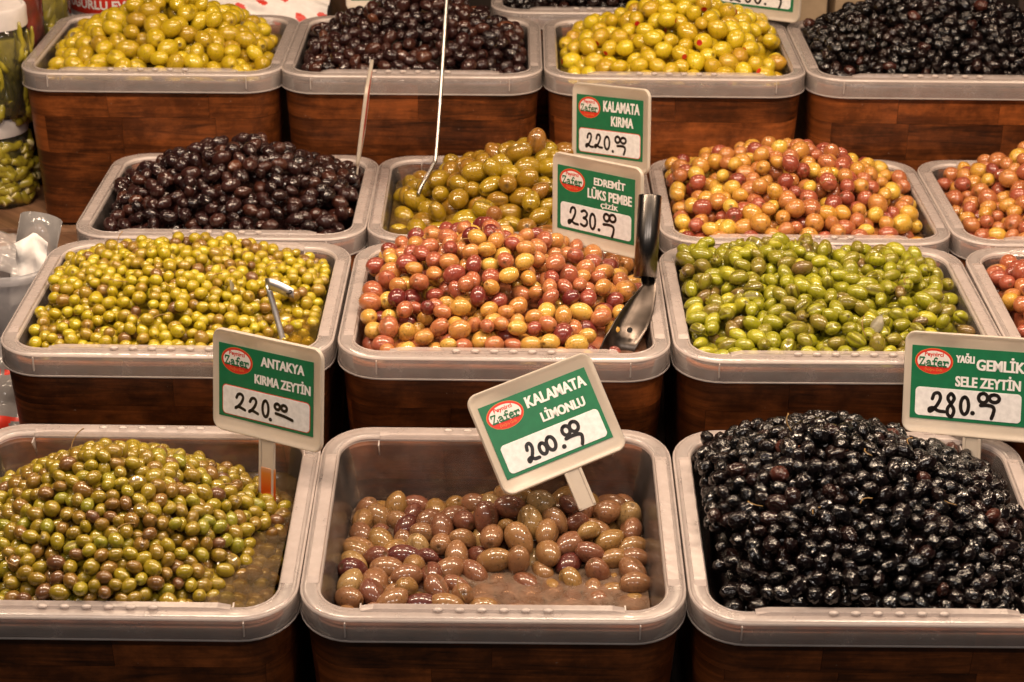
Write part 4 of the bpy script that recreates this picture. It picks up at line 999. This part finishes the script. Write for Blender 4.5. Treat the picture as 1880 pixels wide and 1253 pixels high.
# rolled film and bag below the container
V, F = crumple(24, 16, .10, .075, .030, 3)
o = link('plastic_film', mesh('film', V, F), M['film'], None, (-.712, 2.350, .652)); o.rotation_euler = (R(25), R(-5), R(8)); tag(o, 'crumpled clear film bulging from the frosted container', 'film')
bag('plastic_bag', (-.665, 2.200, .500), (R(38), 0, R(8)), .21, .20, .035, 9, 'clear plastic bag with red print lying below the frosted container',
    lambda x, y: (-.34 < y < -.14 and math.sin(x * 31) + math.sin(y * 47 + x * 12) > -.5) or (.16 < y < .22 and -.05 < x < .30 and math.sin(x * 120) > -.55), M['film'])
bag('carrier_bag', (-.432, 3.22, .742), (R(42), R(3), R(-4)), .215, .13, .028, 21, 'white carrier bag with red print behind the pitted olives',
    lambda x, y: math.sin(x * 19 + 2) * math.sin(y * 17 + x * 9) > .62, M['napkin'])
e = tag(empty('wicker_basket', (-.785, 2.22, .405)), 'dark wicker basket edge showing at the left frame', 'basket')
prof = [(.001, 0), (.085, 0)] + [(.085 + .012 * k / 16 + (.0022 if k % 2 else 0), .008 + .20 * k / 16) for k in range(17)] + [(.09, .212), (.084, .2), (.075, .01), (.001, .01)]
link('basket_wall', lathe(prof, 48), M['wicker'], e)

# ------------------------------------------------------------------ things behind the rear row
e = tag(empty('amber_jar', (-.245, 3.44, .60)), 'dark amber glass jar behind the dark purple olives', 'jar')
link('jar_body', lathe([(.001, 0), (.085, 0), (.095, .03), (.095, .16), (.08, .2), (.001, .2)], 40), M['amber_glass'], e)
link('jar_lid', lathe([(.075, .195), (.085, .2), (.085, .225), (.001, .226)], 40), M['amber_glass'], e)
for x, wd_, dx in ((.57, .055, 0), (.655, .085, 1)):
    o = tag(empty('carton', (x, 3.62, .518)), 'pale carton at the back, ' + ('nearer the cut off sign' if dx == 0 else 'just behind the rear black olives'), 'carton', 'pale cartons at the back')
    link('carton_body', box(wd_, .08, .17 + .02 * dx, (0, 0, .095), .003), M['carton'], o)
o = tag(empty('metal_post', (.935, 3.45, 0)), 'dark metal post at the back beside the rear black olives', 'post'); link('post_bar', box(.02, .02, 1.6, (0, 0, .8), .002), M['wire'], o)

# ------------------------------------------------------------------ stalks and leaves lying on the olives
def on(tub, S, x, y, dz=0): return BASE[tub] @ Vector((x, y, float(S(np.float64(x), np.float64(y))) + dz))
ST = [('crushed', s_crushed, -.06, .03, .9, 1), ('crushed', s_crushed, .095, .02, .3, 0), ('crushed', s_crushed, .01, -.09, .5, 0), ('crushed', s_crushed, -.15, -.02, .2, 0), ('crushed', s_crushed, -.09, -.12, 2.2, 0),
      ('antakya', s_antakya, -.09, .055, 1.4, 1), ('antakya', s_antakya, .04, -.03, .9, 0), ('antakya', s_antakya, .0, -.055, 2.2, 0), ('antakya', s_antakya, .10, .03, .5, 0), ('antakya', s_antakya, .125, -.06, 2.6, 0), ('antakya', s_antakya, -.02, -.11, .4, 0), ('antakya', s_antakya, -.06, -.04, 3.0, 0),
      ('sele', s_sele, -.08, .05, 1.7, 1), ('sele', s_sele, .0, .0, 1.9, 0), ('sele', s_sele, .09, -.03, 2.4, 0), ('sele', s_sele, -.12, -.05, 2.6, 0), ('sele', s_sele, -.02, -.06, .6, 0), ('sele', s_sele, .05, .05, 1.2, 0), ('sele', s_sele, -.07, -.07, 1.0, 0),
      ('slit', s_slit, .03, -.125, 1.6, 1), ('slit', s_slit, .10, .0, 1.3, 0), ('kirma', s_kirma, .03, -.05, .1, 0), ('edremit', s_edremit, .03, -.06, .4, 0), ('pink', s_pink, -.06, .0, .8, 0), ('kalamata', s_kalamata, -.03, -.09, 1.9, 1), ('kalamata', s_kalamata, .0, .09, 1.2, 0)]
for tub, S, x, y, a, up in ST:
    L_ = .022 if tub != 'sele' else .017; c = on(tub, S, x, y, .004)
    d = Vector((math.cos(a), math.sin(a) * .7, .9 if up else .12)); s = Vector((-math.sin(a), math.cos(a), .3))
    pts = smooth_path([(d * (L_ * t) + s * (.004 * math.sin(t * 3))) for t in (0, .35, .7, 1)], 3)
    o = link('olive_stalk', tube([tuple(p) for p in pts], [.0006] * (len(pts) - 1) + [.001], 6), M['stalk'], None, c)
    tag(o, 'thin pale stalk ' + ('standing up from' if up else 'lying on') + ' the heap, ' + SHORT[tub], 'stalk', 'olive stalks on the heaps')
def leaf(tub, S, x, y, rot, L_, wd_, label):
    V, F = [], []; n = 9
    for k in range(n):
        t = k / (n - 1); hw = wd_ / 2 * math.sin(math.pi * t ** .8) + .0003
        for j in (-1, 0, 1): V.append((j * hw, L_ * (t - .5), .002 * (1 - 4 * (t - .5) ** 2) - .0012 * abs(j) * -1))
    for k in range(n - 1):
        for j in range(2): a = k * 3 + j; F.append((a, a + 1, a + 4, a + 3))
    o = link('olive_leaf', solid(mesh('leaf', V, F), .0005), M['leaf'], None, on(tub, S, x, y, .003)); o.rotation_euler = rot; tag(o, label, 'leaf', 'olive leaves')
leaf('slit', s_slit, .048, -.10, (R(45), R(10), R(-25)), .030, .015, 'dull grey brown leaf on the slit green olives')
leaf('antakya', s_antakya, .065, -.035, (R(20), R(35), R(25)), .024, .006, 'narrow dark leaf on the small yellow green olives')
